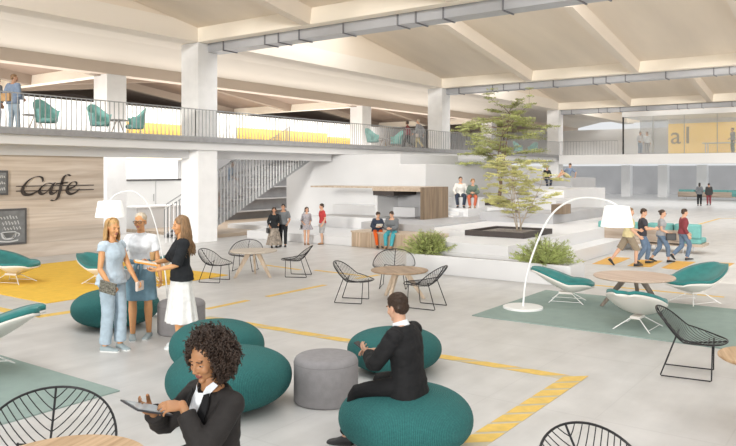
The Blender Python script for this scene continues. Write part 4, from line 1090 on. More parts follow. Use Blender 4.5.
# ------------------------------------------------------------------ wire chairs
def wire_chair(label, m='metal_black', rr_=.0065):
    o = thing('wire_chair', (0, 0, 0), 0, label, 'chair', 'leaf-patterned wire chairs')
    Rx, Rt = .43, .40
    def S(x, t):     # x across, t front(-1)..back(+1)
        if t < .1: y = .02+(.1-t)*.40; z = .37+.055*(max(0, -t-.1))**1.4
        else: y = .02-(t-.1)*.36; z = .37+.44*(t-.1)**1.35
        z += .125*(x/.43)**2*(.55+.45*t)+.03*(x/.43)**4; return V((x, y, z))
    def wid(t): return Rx*math.sqrt(max(0, 1-t*t))*(1+.10*t)
    rim = [S(wid(math.sin(a))*math.copysign(1, math.cos(a)) if abs(math.cos(a)) > 1e-6 else 0, math.sin(a)) for a in [2*PI*i/64 for i in range(64)]]
    MB().tube(rim, rr_*1.35, 6, closed=True).build('rim', m, o, smooth=True)
    vn = MB(); vn.tube([S(0, -1+2*i/24) for i in range(25)], rr_*1.3, 6)
    for s in (-1, 1):
        for k in range(-9, 16):
            t0 = -1.25+.125*(k+5)
            pts = []
            for i in range(13):
                x = s*.47*i/12; t = t0+1.35*(i/12)**1.15*.62
                if abs(t) < 1 and abs(x) <= wid(t)+1e-6: pts.append(S(x, t))
                elif pts and abs(t) < 1.4:
                    # land on the rim
                    x0, tp = s*.47*(i-1)/12, t0+1.35*((i-1)/12)**1.15*.62
                    for q in range(1, 11):
                        xx = x0+(x-x0)*q/10; tt = tp+(t-tp)*q/10
                        if abs(tt) >= 1 or abs(xx) > wid(tt): break
                        last = (xx, tt)
                        if q > 1 or True: e_ = S(xx, tt)
                    else: e_ = None
                    if 'e_' in dir() and e_ is not None: pts.append(e_)
                    break
            if len(pts) > 1: vn.tube(pts, rr_*.62, 5)
    vn.build('wire_lattice', m, o, smooth=True)
    for s in (-1, 1):
        q = [S(s*.20, .35), (s*.25, -.23, .012), (s*.27, -.22, .008), (s*.27, .29, .008), (s*.26, .30, .012), S(s*.20, -.62)]
        MB().tube(q, rr_*1.25, 6).build('sled_leg', m, o, smooth=True)
    MB().tube([S(-.20, .35)-V((0, 0, .008)), S(0, .35)-V((0, 0, .012)), S(.20, .35)-V((0, 0, .008))], rr_, 6).build('crossbar', m, o)
    MB().tube([S(-.20, -.5)-V((0, 0, .008)), S(0, -.5)-V((0, 0, .012)), S(.20, -.5)-V((0, 0, .008))], rr_, 6).build('crossbar', m, o)
    return o
wc = wire_chair('thin black wire chair standing alone on bare floor beside the sage rug'); wmp = tree_map(wc)
def put(o, px, py, phi, z=0): p = P(px, py, z); o.location = (p.x, p.y, z); o.rotation_euler = (0, 0, face_rot(phi)); return o
put(wc, 684, 374, 62); wc.scale = (1.06,)*3
for px, py, phi, s, lb in (
    (213, 281, 75, .98, 'wire chair left of the farther round table, nearest the woman in white skirt'),
    (246, 270, -8, 1.0, 'wire chair behind the farther round table'),
    (300, 276, -100, .98, 'wire chair on the right of the farther round table'),
    (350, 301, 75, 1.02, 'wire chair on the left of the nearer round table'),
    (394, 287, -8, 1.06, 'wire chair behind the nearer round table'),
    (429, 307, -120, 1.04, 'wire chair on the right of the nearer round table'),
    (48, 513, 14, 1.10, 'large black wire chair behind the wooden table at the bottom left'),
    (602, 562, 30, 1.05, 'black wire chair cut by the bottom edge under the hatched corner'),
    (203, 562, 0, .9, 'black wire chair just behind the right elbow of the curly-haired woman')):
    c = copy_tree(wc, wmp); put(c, px, py, phi); c.scale = (s,)*3; c['label'] = lb
# ------------------------------------------------------------------ round tables
def round_table(px, py, r, h, label, mt='wood_top', ml='wood_leg', rot=.4, th=.035):
    c = P(px, py, 0); o = thing('round_table', (c.x, c.y, 0), rot, label, 'table')
    MB().lathe([(r-.02, h-th), (r, h-th*.6), (r, h-.006), (r-.006, h)], n=56).build('table_top', mt, o)
    for k in range(3):
        a = 2*PI*k/3+.3; d = V((math.cos(a), math.sin(a), 0)); s = V((-d.y, d.x, 0))
        mb = MB(); rings = []
        for t, w, q in ((0, .065, .028), (.5, .052, .024), (1, .034, .018)):
            cc = d*(r*.20+(r*.86-r*.20)*t)+V((0, 0, (h-th)*(1-t)+.0)); rings.append([cc+d*w-s*q, cc+d*w+s*q, cc-d*w+s*q, cc-d*w-s*q])
        for v in rings[-1]: v.z = 0.0
        mb.loft(rings); mb.build('leg', ml, o, bevel=.006)
    MB().lathe([(r*.34, h-th-.03), (r*.36, h-th)], n=24).build('hub_plate', ml, o); return o
round_table(253.5, 276.5, .56, .63, 'round pale timber cafe table on three splayed legs, farther one near the stair', 'wood_pale')
round_table(399.5, 299, .565, .58, 'round timber cafe table on three splayed legs behind the seated man', 'wood_brown', rot=.9)
round_table(634, 311, .70, .62, 'round pink-beige table with dark splayed legs between the lounge chairs', 'wood_pink', 'wood_legdark', rot=1.2)
round_table(62, 590, .50, .75, 'round wooden table top cut by the bottom edge at the lower left', rot=.3)
round_table(770, 435, .45, .74, 'round light wood table cut by the right edge of the photo', rot=.3)

# ------------------------------------------------------------------ lounge chairs: white shell, teal lining
def lounge(label, out='shell_white'):
    o = thing('lounge_chair', (0, 0, 0), 0, label, 'lounge chair', 'teal-lined shell lounge chairs')
    def prof(t):     # 0 front .. 1 back tip
        y = .62-1.30*t; z = .23+.26*max(0, .35-t)**1.2*2.0+.58*max(0, t-.34)**1.45*1.35; return y, z
    def wd(t): return .50*(math.sin(PI*min(1, (.10+.86*t)))**.70)*(1-.10*t)
    def grid(off, ins=1.0):
        g = []
        for i in range(25):
            t = i/24; y, z = prof(t); w = wd(t)*ins; row = []
            for j in range(17):
                u = -1+j/8; row.append(V((w*u, y-.05*u*u, z+off+.21*(abs(u)**2.2)*math.sin(PI*t)**.7*(1 if t < .5 else 1))))
            g.append(row)
        return g
    def sheet(lo, hi):
        mb = MB(); n, m_ = len(lo), len(lo[0]); vs = [p for r in lo for p in r]+[p for r in hi for p in r]; K = n*m_; fs = []
        for i in range(n-1):
            for j in range(m_-1):
                a = i*m_+j; fs.append((a, a+1, a+m_+1, a+m_)); fs.append((K+a, K+a+m_, K+a+m_+1, K+a+1))
        for i in range(n-1): fs.append((i*m_, i*m_+m_, K+i*m_+m_, K+i*m_)); fs.append((i*m_+m_-1, K+i*m_+m_-1, K+i*m_+2*m_-1, i*m_+2*m_-1))
        for j in range(m_-1): fs.append((j, K+j, K+j+1, j+1)); a = (n-1)*m_+j; fs.append((a, a+1, K+a+1, K+a))
        return mb.add(vs, fs)
    sheet(grid(-.03), grid(0)).build('shell', out, o, smooth=True)
    sheet(grid(.004, .985), grid(.055, .985)).build('upholstery', 'teal_seat', o, smooth=True)
    MB().cbox((0, .02, .19), .16, .30, .05).build('mounting_block', out, o, bevel=.01)
    for sx in (-1, 1):
        for sy in (-1, 1):
            MB().tube([(sx*.06, .02+sy*.12, .19), (sx*.30, .05+sy*.36, 0.0)], .009, 6).build('leg', 'metal_white', o)
        MB().tube([(sx*.27, .05-.32, .035), (sx*.27, .05+.32, .035)], .005, 6).build('leg_brace', 'metal_white', o)
    return o
lc = lounge('teal-lined shell lounge chair left of the pink-beige round table'); lmp = tree_map(lc)
put(lc, 565, 302, 68); lc.scale = (.88,)*3
for px, py, phi, s, lb in (
    (637, 329, 142, .95, 'white-backed shell lounge chair seen from behind in front of the pink-beige table'),
    (696, 303, -66, 1.0, 'teal-lined shell lounge chair right of the pink-beige round table'),
    (12, 283, 78, 1.0, 'teal-lined shell lounge chair at the left end of the mustard rug'),
    (100, 284, 60, .9, 'pale shell lounge chair half hidden behind the blonde woman in denim'),
    (-24, 372, -84, 1.10, 'big teal and white lounge chair cut by the left edge, standing on the sage rug'),
    (150, 284, -75, .9, 'teal lounge chair glimpsed between the women by the grey stool')):
    c = copy_tree(lc, lmp); put(c, px, py, phi); c.scale = (s,)*3; c['label'] = lb
# pink armchair at the right edge
p = P(806, 480); pk = thing('armchair', (p.x, p.y, 0), face_rot(-70), 'dusty pink armchair cut by the right edge at the bottom', 'armchair')
MB().cbox((0, 0, .28), .72, .66, .22).build('seat', 'pink_fabric', pk, bevel=.05); MB().cbox((0, -.32, .5), .72, .14, .50).build('backrest', 'pink_fabric', pk, bevel=.05)
for s in (-1, 1): MB().cbox((s*.37, 0, .40), .1, .62, .34).build('armrest', 'pink_fabric', pk, bevel=.04)
for sx in (-1, 1):
    for sy in (-1, 1): MB().tube([(sx*.28, sy*.25, .18), (sx*.33, sy*.30, 0)], .014, 8).build('leg', 'wood_leg', pk)

# ------------------------------------------------------------------ upper floor tub chairs
def tub(label, group='teal armchairs on the upper floor'):
    o = thing('tub_chair', (0, 0, 3.7), 0, label, 'armchair', group); mb = MB(); lo, hi = [], []
    def row(off):
        g = []
        for i in range(15):
            t = i/14; r = []
            for j in range(25):
                a = PI*(-.15+1.3*j/24); h = .30+.34*math.sin(max(0, min(PI, a)))**1.5; rr_ = .26+.10*t+off
                r.append(V((rr_*math.cos(a), -.02-rr_*math.sin(a)*.95+.05, .30+(.10+h)*t*1.0)))
            g.append(r)
        return g
    A, B = row(0), row(.035); n, m_ = 15, 25; vs = [p for r in A for p in r]+[p for r in B for p in r]; K = n*m_; fs = []
    for i in range(n-1):
        for j in range(m_-1): a = i*m_+j; fs += [(a, a+1, a+m_+1, a+m_), (K+a, K+a+m_, K+a+m_+1, K+a+1)]
    for i in range(n-1): fs += [(i*m_, i*m_+m_, K+i*m_+m_, K+i*m_), (i*m_+m_-1, K+i*m_+m_-1, K+i*m_+2*m_-1, i*m_+2*m_-1)]
    for j in range(m_-1): fs.append((j, K+j, K+j+1, j+1)); a = (n-1)*m_+j; fs.append((a, a+1, K+a+1, K+a))
    mb.add(vs, fs).build('shell', 'teal_tub', o, smooth=True)
    MB().lathe([(.27, .30), (.31, .34), (.31, .40), (.27, .44)], c=(0, .04, 0), n=28).build('seat', 'teal_tub', o, smooth=True)
    for sx in (-1, 1):
        for sy in (-1, 1): MB().tube([(sx*.15, .03+sy*.15, .32), (sx*.24, .03+sy*.25, 0)], .012, 6).build('leg', 'metal_white', o)
    return o
tb = tub('teal tub armchair on the walkway beside the person with the tan bag'); tmp_ = tree_map(tb)
def put_up(o, px, Bd, phi):
    d = ray(px, 150); t = Bd/d.y; o.location = (d.x*t, Bd, 3.7); o.rotation_euler = (0, 0, face_rot(phi)); return o
put_up(tb, 46, 20.8, 60); tb.scale = (1.0,)*3
for px, Bd, phi, lb in ((99, 20.9, 60, 'teal tub armchair left of the white table on the walkway'), (136, 21.2, -60, 'teal tub armchair right of the white table on the walkway'),
    (372, 21.2, 50, 'teal tub armchair just left of the walkers on the upper walkway'), (397, 21.4, -60, 'teal tub armchair immediately behind the walkers on the upper walkway'),
    (518, 21.5, 50, 'teal tub armchair on the walkway behind the treetop, left of its pair'), (533, 21.5, -50, 'teal tub armchair on the walkway behind the treetop, right of its pair')):
    c = copy_tree(tb, tmp_); put_up(c, px, Bd, phi); c.scale = (1.0,)*3; c['label'] = lb
def side_table(px, Bd, label):
    d = ray(px, 150); t = Bd/d.y; o = thing('side_table', (d.x*t, Bd, 3.7), 0, label, 'table', 'white tables on the upper floor')
    MB().lathe([(.38, .56), (.40, .575), (.40, .59)], n=32).build('table_top', 'terrace_white', o)
    for k in range(3):
        a = 2*PI*k/3; MB().tube([(.06*math.cos(a), .06*math.sin(a), .56), (.30*math.cos(a), .30*math.sin(a), 0)], .016, 6).build('leg', 'wood_leg', o)
side_table(36, 21.6, 'low white table left of the first teal armchair on the walkway'); side_table(118, 21.4, 'low white table between two teal armchairs on the walkway'); side_table(384, 21.8, 'low white table on the walkway near the second tall column')

# ------------------------------------------------------------------ arc lamps
def arc_lamp(base, end, apex_h, shade, label, base_r=.30, shade_r=(.30, .40), shade_h=.34, pr=.018):
    b = V(base); e = V(end); o = thing('arc_lamp', b, 0, label, 'floor lamp'); q = e-b; q.z = 0
    MB().lathe([(base_r, 0), (base_r, .03), (base_r-.02, .04)], n=40).build('base', 'metal_white', o)
    pts = []
    sz = end[2]
    c = [V((0, 0, .03))]+[q*a_+V((0, 0, apex_h*b_)) for a_, b_ in ((.025, .225), (.085, .445), (.21, .72), (.34, .885), (.52, .98), (.70, 1.0), (.90, .972))]+[q+V((0, 0, sz+shade_h+.02))]
    c2 = [c[0]]+c+[c[-1]]
    for i in range(1, len(c2)-2):
        for k in range(8):
            t = k/8; p0, p1, p2, p3 = c2[i-1], c2[i], c2[i+1], c2[i+2]; pts.append(.5*((2*p1)+(p2-p0)*t+(2*p0-5*p1+4*p2-p3)*t*t+(3*p1-p0-3*p2+p3)*t**3))
    pts.append(c[-1]); MB().tube(pts, pr, 10).build('arched_pole', 'metal_white', o, smooth=True)
    r1, r2 = shade_r; h = shade_h; z0 = sz
    MB().lathe([(r2, 0), (r1, h), (r1-.012, h), (r2-.012, 0.0)], c=q+V((0, 0, z0)), n=40).build('lamp_shade', 'lamp_shade', o)
    MB().ell(q+V((0, 0, z0+h*.5)), .06).build('bulb', 'lamp_shade', o); return o
bs = P(523, 309); Zs = bs.dot(FW)
en = at(617, Zs+.3, 0); zt = HC+(172-207)*(Zs+.3)/F; zb = HC+(172-227.5)*(Zs+.3)/F
arc_lamp(bs, (en.x, en.y, zb), HC+(172-199)*(Zs)/F, None, 'white arc floor lamp standing on the sage rug', base_r=.36, shade_r=(.225, .295), shade_h=zt-zb)
Zs = 12.6; bs = at(168, Zs, 0); en = at(110, Zs, 0); zt = HC+(172-201)*Zs/F; zb = HC+(172-217)*Zs/F
arc_lamp(bs, (en.x, en.y, zb), HC+(172-191)*Zs/F, None, 'white arc floor lamp arching behind the three standing women', base_r=.28, shade_r=(.20, .25), shade_h=zt-zb, pr=.011)

# ------------------------------------------------------------------ long sofas
def long_sofa(x, y, rz, L, label, m='teal_light'):
    o = thing('long_sofa', (x, y, 0), rz, label, 'sofa')
    MB().box(.38, 0, .26, .45, L*.80, .70).build('back_panel', 'wood_sofa', o)
    MB().box(-.5, 0, .22, .45, L, .30).build('seat_base', 'wood_sofa', o)
    n = 4
    for i in range(n):
        MB().box(-.5, .05+(L-.1)/n*i, .30, .36, .03+(L-.1)/n*(i+1), .46).build('seat_cushion', m, o, bevel=.04)
        MB().box(.12, .05+(L-.1)/n*i, .46, .38, .02+(L-.1)/n*(i+1), .90).build('back_cushion', m, o, bevel=.05)
    for yy in (.5, L/2, L-.5):
        for xx in (.3, -.35):
            MB().tube([(xx, yy-.06, .22), (xx, yy-.09, 0)], .014, 6).build('leg', 'metal_grey', o); MB().tube([(xx, yy+.06, .22), (xx, yy+.09, 0)], .014, 6).build('leg', 'metal_grey', o)
    return o
a = P(598, 248.5); b = P(703, 254); 
long_sofa(a.x+.5, a.y+.1, PI+0, (a-b).length*1.04, 'long teal sofa with a pale timber back behind the walking group')
a = P(679, 199); long_sofa(a.x, a.y, PI, 5.6, 'far long teal bench on a timber base behind the couple at the back')

# lift what stands on a rug onto its pile
for o in list(COL.objects):
    if o.parent is None and o.get('label') and o.get('category') in ('lounge chair', 'table', 'floor lamp', 'chair') and abs(o.location.z) < .001:
        if 'sage rug' in o['label'] or 'mustard rug' in o['label'] or 'pink-beige' in o['label'] or 'blonde woman' in o['label'] or 'women' in o['label'] and o.get('category') == 'lounge chair': o.location.z = .0155
# ------------------------------------------------------------------ people in the photo
def acc(info, name, mb, m, label=None, cat=None, smooth=False, parent=None, bevel=0, separate=True):
    """things held or worn: built in the person's local frame, then put into the world"""
    root = info['root']; S = info['S']; mw = Matrix.Translation(root.location)@Matrix.Rotation(root.rotation_euler.z, 4, 'Z')@Matrix.Scale(S, 4)
    if separate:
        c = sum(mb.v, V())/len(mb.v); o = mb; W = mw@c; mb.v = [mw@v-W for v in mb.v]
        ob = mb.build(name, m, smooth=smooth, bevel=bevel); ob.location = W; return tag(ob, label, cat)
    mb.v = [v*S for v in mb.v]; return mb.build(name, m, root, smooth=smooth)
def child(parent, info, name, mb, m, smooth=False):
    root = info['root']; S = info['S']; mw = Matrix.Translation(root.location)@Matrix.Rotation(root.rotation_euler.z, 4, 'Z')@Matrix.Scale(S, 4)
    mb.v = [mw@v-parent.location for v in mb.v]; return mb.build(name, m, parent, smooth=smooth)
def glasses(info, m='metal_black', r=.022):
    mb = MB(); hc, hm = info['hc'], info['hm']
    for s in (-1, 1):
        mb.tube([hc+hm@V((s*.031+r*1.15*math.cos(a), .104, .002+r*.85*math.sin(a))) for a in [2*PI*k/16 for k in range(16)]], .0026, 5, closed=True)
        mb.tube([hc+hm@V((s*(.031+r*1.1), .103, .008)), hc+hm@V((s*.080, .06, .010)), hc+hm@V((s*.084, -.01, .008))], .0024, 5)
    mb.tube([hc+hm@V((-.009, .106, .006)), hc+hm@V((0, .109, .008)), hc+hm@V((.009, .106, .006))], .0024, 5)
    mb.v = [v*info['S'] for v in mb.v]; mb.build('glasses', m, info['root'])
def sunglass(info):
    mb = MB(); hc, hm = info['hc'], info['hm']
    for s in (-1, 1): mb.ell(hc+hm@V((s*.031, .098, .002)), (.024, .010, .018), nu=10, nv=8)
    mb.v = [v*info['S'] for v in mb.v]; mb.build('glasses', 'eye_dark', info['root'])
def slab(c, ax, ay, az): return MB().obox(c, ax, ay, az)

# --- the curly-haired woman with the tablet (nearest)
Zt = 3.78; loc = at(217, Zt, 0); loc.z = 0
phi_t = -40
def ex(info):
    aR, aL = info['arms']['R'], info['arms']['L']
    c = TAB
    mb = MB().obox(c, TX*.082, TY*.112, TZ*.004)
    o = acc(info, 'tablet', mb, 'device', 'tablet computer held flat in both hands by the curly-haired woman', 'tablet')
    child(o, info, 'screen', MB().obox(c+TZ*.0052, TX*.073, TY*.100, TZ*.0008), 'screen')
    # blouse collar and lapels
    sp = info['sp']
    for s in (-1, 1):
        q, m = sp(.47); f = lambda x, y, z: q+m@V((x*s, y, z))
        col = MB().add([f(.012, .085, -.055), f(.060, .055, .010), f(.078, .010, .040), f(.055, .020, .060), f(.040, .058, .045), f(.008, .082, -.010), f(.066, .088, -.050)], [(0, 6, 1, 5), (1, 2, 3, 4), (1, 4, 5)])
        acc(info, 'shirt_collar', col, 'shirt_white', separate=False)
TX = V((1, 0, 0)); TZ = V((-.10, -.36, .92)).normalized(); TX = (TX-TZ*TX.dot(TZ)).normalized(); TY = TZ.cross(TX)
TAB = V((0.095, .365, 1.350))
pose = dict(lean=3, head=(-6, 19, 0), hunch=8,
    handR=(.20, .265, 1.285), handL=(-.03, .235, 1.345), elbowL=(-.8, -.3, -.9), elbowR=(.8, -.3, -.9),
    hdirR=(-.15, .80, .45), palmR=(-.75, -.25, .75), curlR=(14, 22, 18), thumbR=.9,
    hdirL=(.42, .86, .10), palmL=(.45, -.2, -.80), curlL=(20, 32, 24), thumbL=.8)
tw_ = person(loc, phi_t, 'woman with dark curly hair in a black blazer looking down at a tablet', H=1.67, sex='f', res=0, skin='skin_dark', hairc='hair_dark', hair='curly', pose=pose,
    top=dict(mat='suit_char', sleeve=1.88, len=-.10, neck=.478, inf=.020, amp=.010, flare=.25, name='blazer'), bottom=dict(mat='suit_char', kind='trousers', amp=.006), shoes='shoe_dark', rng_seed=4, extra=ex)
# white blouse front and lapels over the blazer
info = tw_; sp = info['sp']; mb = MB(); lap = MB()
rows = []
for t, w, yo in ((.20, .006, .122), (.26, .018, .132), (.31, .030, .146), (.36, .040, .142), (.41, .048, .120), (.45, .052, .094), (.485, .048, .066)):
    q, m = sp(t); rows.append((q, m, w, yo))
for (q, m, w, yo), (q2, m2, w2, yo2) in zip(rows, rows[1:]):
    mb.add([q+m@V((-w, yo*.97, 0)), q+m@V((0, yo+.016, 0)), q2+m2@V((0, yo2+.016, 0)), q2+m2@V((-w2, yo2*.97, 0)), q+m@V((w, yo*.97, 0)), q2+m2@V((w2, yo2*.97, 0))], [(0, 1, 2, 3), (1, 4, 5, 2)])
acc(info, 'blouse', mb, 'shirt_white', separate=False)
for s in (-1, 1):
    ps = []
    for (q, m, w, yo), ex_ in zip(rows, (.004, .030, .042, .050, .046, .034, .022)):
        ps.append((q+m@V((s*w, yo+.015, 0)), q+m@V((s*(w+ex_), yo+.002-ex_*.25, .004))))
    for (a, b_), (c, d_) in zip(ps, ps[1:]): lap.add([a, b_, d_, c, a+V((0, .005, 0)), b_+V((0, .007, 0)), d_+V((0, .007, 0)), c+V((0, .005, 0))], [(0, 1, 2, 3), (4, 7, 6, 5), (0, 4, 5, 1), (1, 5, 6, 2), (2, 6, 7, 3), (3, 7, 4, 0)])
acc(info, 'lapels', lap, 'suit_black', separate=False)

# --- seated man in the black suit
loc = V((PM.x, PM.y, 0)); loc = at(406, PM.dot(FW)-.12, 0)
pose = dict(pelvis=(0, -.02, .585), lean=6, ptilt=0, hunch=14, head=(10, 16, 0), handR=(.05, .34, .80), handL=(-.08, .33, .80), elbowR=(.9, -.5, -.5), elbowL=(-.9, -.5, -.5),
    hdirR=(-.5, .8, .1), hdirL=(.4, .8, .2), palmR=(-.3, -.3, -.9), palmL=(.5, -.4, .7), footR=(.16, .36, .085), footL=(-.18, .50, .085), kneeR=(.3, .8, 1), kneeL=(-.3, .8, 1), dirR=(.1, .96, -.25), dirL=(-.1, .98, -.1))
def ex(info):
    hR = info['arms']['R'][2]; c = V((-.01, .44, .835)); mb = slab(c, V((.036, 0, 0)), V((0, .065, .035)), V((0, -.002, .004)))
    acc(info, 'phone', mb, 'device', 'small dark phone held by the man in the black suit', 'phone')
mn = person(loc, -122, 'man in a black suit seated on a teal pouf with his back half turned', H=1.78, sex='m', res=0, skin='skin_light', hairc='hair_brown', hair='short', pose=pose,
    top=dict(mat='suit_black', sleeve=1.90, len=-.16, neck=.480, inf=.024, amp=.010, flare=.12, name='jacket'), bottom=dict(mat='suit_black', kind='trousers', ankle=.062), shoes='shoe_dark', rng_seed=9, extra=ex)
info = mn; q, m = info['sp'](.485)
mb = MB(); mb.loft([ring(q+m@V((0, -.004, z)), m@V((1, 0, 0)), m@V((0, 1, 0)), r1, r1*1.02) for z, r1 in ((-.02, .078), (.01, .070), (.03, .066), (.042, .066))]); acc(info, 'shirt_collar', mb, 'shirt_white', separate=False, smooth=True)

# --- three women standing
Z1 = P(112, 350).dot(FW)
pose = dict(lean=0, head=(12, 8, 0), footR=(.10, -.02, .075), footL=(-.09, .05, .075), toeR=25, toeL=-20, handR=(.20, .16, .86), handL=(-.16, .26, .88), elbowR=(.6, -1, -.1), elbowL=(-.6, -1, -.2), curlR=(50, 60, 40), curlL=(35, 45, 30), hairlen=.32)
def ex(info):
    h = info['arms']['R'][2]+V((.02, .05, -.04))
    o = acc(info, 'clutch_bag', slab(h+V((.04, -.03, .03)), V((.0, .13, -.02)), V((.012, 0, .0)), V((0, .012, .075))), 'purse_pattern', 'dark patterned clutch bag held at the hip of the blonde woman in denim', 'bag', bevel=.01)
    h = info['arms']['L'][2]
    acc(info, 'purse', slab(h+V((-.0, .05, -.06)), V((.085, .02, 0)), V((0, .02, 0)), V((0, .0, .06))), 'purse_pale', 'pale pink purse in the front hand of the blonde woman in denim', 'bag', bevel=.012)
person(at(112, Z1), 66, 'blonde long-haired woman in a sleeveless pale denim top and pale jeans', H=1.86, sex='f', res=0, skin='skin_sun', hairc='hair_blonde', hair='long', pose=pose,
    top=dict(mat='denim_top', sleeve=.22, len=-.06, neck=.46, inf=.020, amp=.012, flare=.18), bottom=dict(mat='denim_pale', kind='trousers', ankle=.075, inf=.016, amp=.010), shoes='shoe_grey', rng_seed=21, extra=ex)
Z2 = P(140, 340).dot(FW)+.12
pose = dict(lean=1, head=(12, 2, 0), footR=(.10, .04, .075), footL=(-.10, -.02, .075), toeR=18, toeL=-18, handR=(.20, .17, .93), handL=(-.27, .10, .82), elbowR=(.9, -.7, -.1), elbowL=(-.8, -.8, -.1), curlR=(40, 50, 35), palmR=(-.6, .2, .6))
def ex(info):
    glasses(info)
    h = info['arms']['R'][2]; c = h+V((-.02, .10, -.03)); m = Matrix.Rotation(R(70), 3, 'X')
    mb = MB().lathe([(.0, .012), (.05, .012), (.085, .002), (.095, -.012), (.085, -.022), (.0, -.024)][::-1][1:-1], n=28); mb.v = [m@v+c for v in mb.v]
    acc(info, 'silver_dish', mb, 'silver', 'round silver object held at the hip of the woman with glasses', 'dish', smooth=True)
    # tied sleeves at the waist
    sp = info['sp']; q, mm = sp(.115)
    acc(info, 'waist_tie', MB().loft([ring(q+V((0, 0, z)), V((1, 0, 0)), V((0, 1, 0)), .146+e_, .116+e_) for z, e_ in ((-.035, .0), (-.02, .012), (.02, .012), (.035, 0))]).tube([q+V((.03, .125, 0)), q+V((.045, .16, -.05)), q+V((.06, .165, -.18))], [.022, .026, .012], 8).tube([q+V((-.03, .125, 0)), q+V((-.03, .17, -.06)), q+V((-.015, .17, -.20))], [.022, .026, .012], 8), 'denim_apron', separate=False, smooth=True)
person(at(141, Z2), 8, 'woman with short fair hair and dark glasses in a white shirt and denim skirt', H=1.90, sex='f', res=0, skin='skin_sun', hairc='hair_grey', hair='bun', pose=pose,
    top=dict(mat='shirt_white', sleeve=.62, len=.02, neck=.465, inf=.020, amp=.010, flare=0, collar=True), bottom=dict(mat='denim_apron', kind='skirt', waist=.125, len=.52, flare=.04, pleats=7, depth=.006, amp=.004), shoes='shoe_grey', rng_seed=22, extra=ex)
Z3 = P(172, 346).dot(FW)
pose = dict(lean=-1, head=(-6, 8, 0), footR=(.08, -.02, .075), footL=(-.08, .03, .075), handR=(.10, .36, 1.08), handL=(-.10, .30, 1.02), elbowR=(.7, -.8, -.5), elbowL=(-.7, -.8, -.5), hdirR=(-.3, 1, .1), palmR=(-.4, 0, .9), palmL=(.4, 0, .9), curlR=(20, 40, 30), hairlen=.46)
def ex(info):
    c = V((0, .44, 1.10)); o = acc(info, 'notebook', slab(c, V((.10, 0, .0)), V((0, .14, .03)), V((0, -.002, .010))), 'notebook_orange', 'orange notebook held open by the long-haired woman in black', 'book')
    child(o, info, 'pages', slab(c+V((0, 0, .014)), V((.092, 0, 0)), V((0, .13, .028)), V((0, -.001, .004))), 'paper')
    acc(info, 'paper_cup', MB().lathe([(.028, 0), (.036, .09), (.038, .10)], c=(-.06, .36, 1.14), n=20), 'leather_tan', 'small orange paper cup held above the notebook', 'cup', smooth=True)
person(at(181, Z3), -68, 'woman with long wavy brown hair in a black top and white skirt', H=1.88, sex='f', res=0, skin='skin_sun', hairc='hair_lightbrown', hair='wavy', pose=pose,
    top=dict(mat='knit_black', sleeve=1.0, len=-.06, neck=.46, inf=.024, amp=.010, flare=.1), bottom=dict(mat='skirt_white', kind='skirt', len=.70, flare=.09, pleats=11, depth=.012, amp=.003), shoes='shoe_white', rng_seed=23, extra=ex)

# --- four people by the stair
def bag(lbl, off=(.24, -.05, .86), m='leather_black', sz=(.05, .13, .11), strap=True):
    def f(info):
        c = V(off); o = acc(info, 'shoulder_bag', slab(c, V((sz[0], 0, 0)), V((0, sz[1], 0)), V((0, 0, sz[2]))), m, lbl, 'bag', bevel=.02)
        if strap: child(o, info, 'strap', MB().tube([c+V((0, -sz[1], sz[2]*.8)), c+V((-.03, -.05, .38)), V((math.copysign(.12, off[0]), -.01, 1.46)), c+V((-.03, .06, .38)), c+V((0, sz[1], sz[2]*.8))], .008, 6), m)
    return f
person(P(274, 247.5), 20, 'woman in a black cardigan over a long beige dress beside the stair', H=1.34, sex='f', res=1, skin='skin_tan', hairc='hair_dark', hair='long', rng_seed=31, pose=dict(head=(15, 8, 0), handR=(.22, .12, .92), handL=(-.16, .18, .98), hairlen=.12, lean=2),
    top=dict(mat='knit_black', sleeve=1.7, len=-.10, inf=.022, amp=.008), bottom=dict(mat='dress_tan', kind='skirt', len=.93, flare=.16, pleats=9, depth=.03, waist=.12), shoes='shoe_dark', extra=bag('black handbag hanging from the woman in the long beige dress', (.27, .02, .72)))
person(P(283.5, 246.5), -8, 'man in a dark short-sleeved shirt and black trousers beside the woman in the long dress', H=1.44, sex='m', res=1, skin='skin_tan', hairc='hair_black', hair='short', rng_seed=32, pose=dict(handR=(.22, .10, .86), handL=(-.22, .16, .92), footR=(.11, 0, .075), footL=(-.10, .08, .075), head=(-8, 4, 0)),
    top=dict(mat='cloth_midgrey', sleeve=.75, len=-.04, inf=.018, amp=.008), bottom=dict(mat='knit_black', kind='trousers'), shoes='shoe_dark')
person(P(306.5, 244.5), 15, 'young woman in a short grey patterned dress by the red-shirted man', H=1.30, sex='f', res=1, skin='skin_light', hairc='hair_brown', hair='long', rng_seed=33, pose=dict(head=(-18, 2, 0), handR=(.16, .14, .96), handL=(-.14, .14, .98), hairlen=.16, footR=(.07, 0, .075), footL=(-.06, .05, .075)),
    top=dict(mat='print_grey', sleeve=1.1, len=-.05, inf=.022, amp=.008), bottom=dict(mat='print_grey', kind='skirt', len=.36, flare=.16, pleats=8, depth=.02, waist=.12), shoes='shoe_tan', extra=bag('dark shoulder bag at the side of the woman in the grey dress', (.24, .05, .80), sz=(.04, .10, .08)))
person(P(322.5, 244.2), -70, 'man in a red t-shirt and grey shorts facing the couple', H=1.42, sex='m', res=1, skin='skin_light', hairc='hair_dark', hair='short', rng_seed=34, pose=dict(handR=(.22, .02, .84), handL=(-.22, .06, .84), footR=(.11, -.03, .075), footL=(-.10, .05, .075), head=(0, 6, 0)),
    top=dict(mat='red_shirt', sleeve=.75, len=-.04, inf=.018, amp=.008), bottom=dict(mat='grey_short', kind='shorts', len=1.05, inf=.02), shoes='shoe_tan')

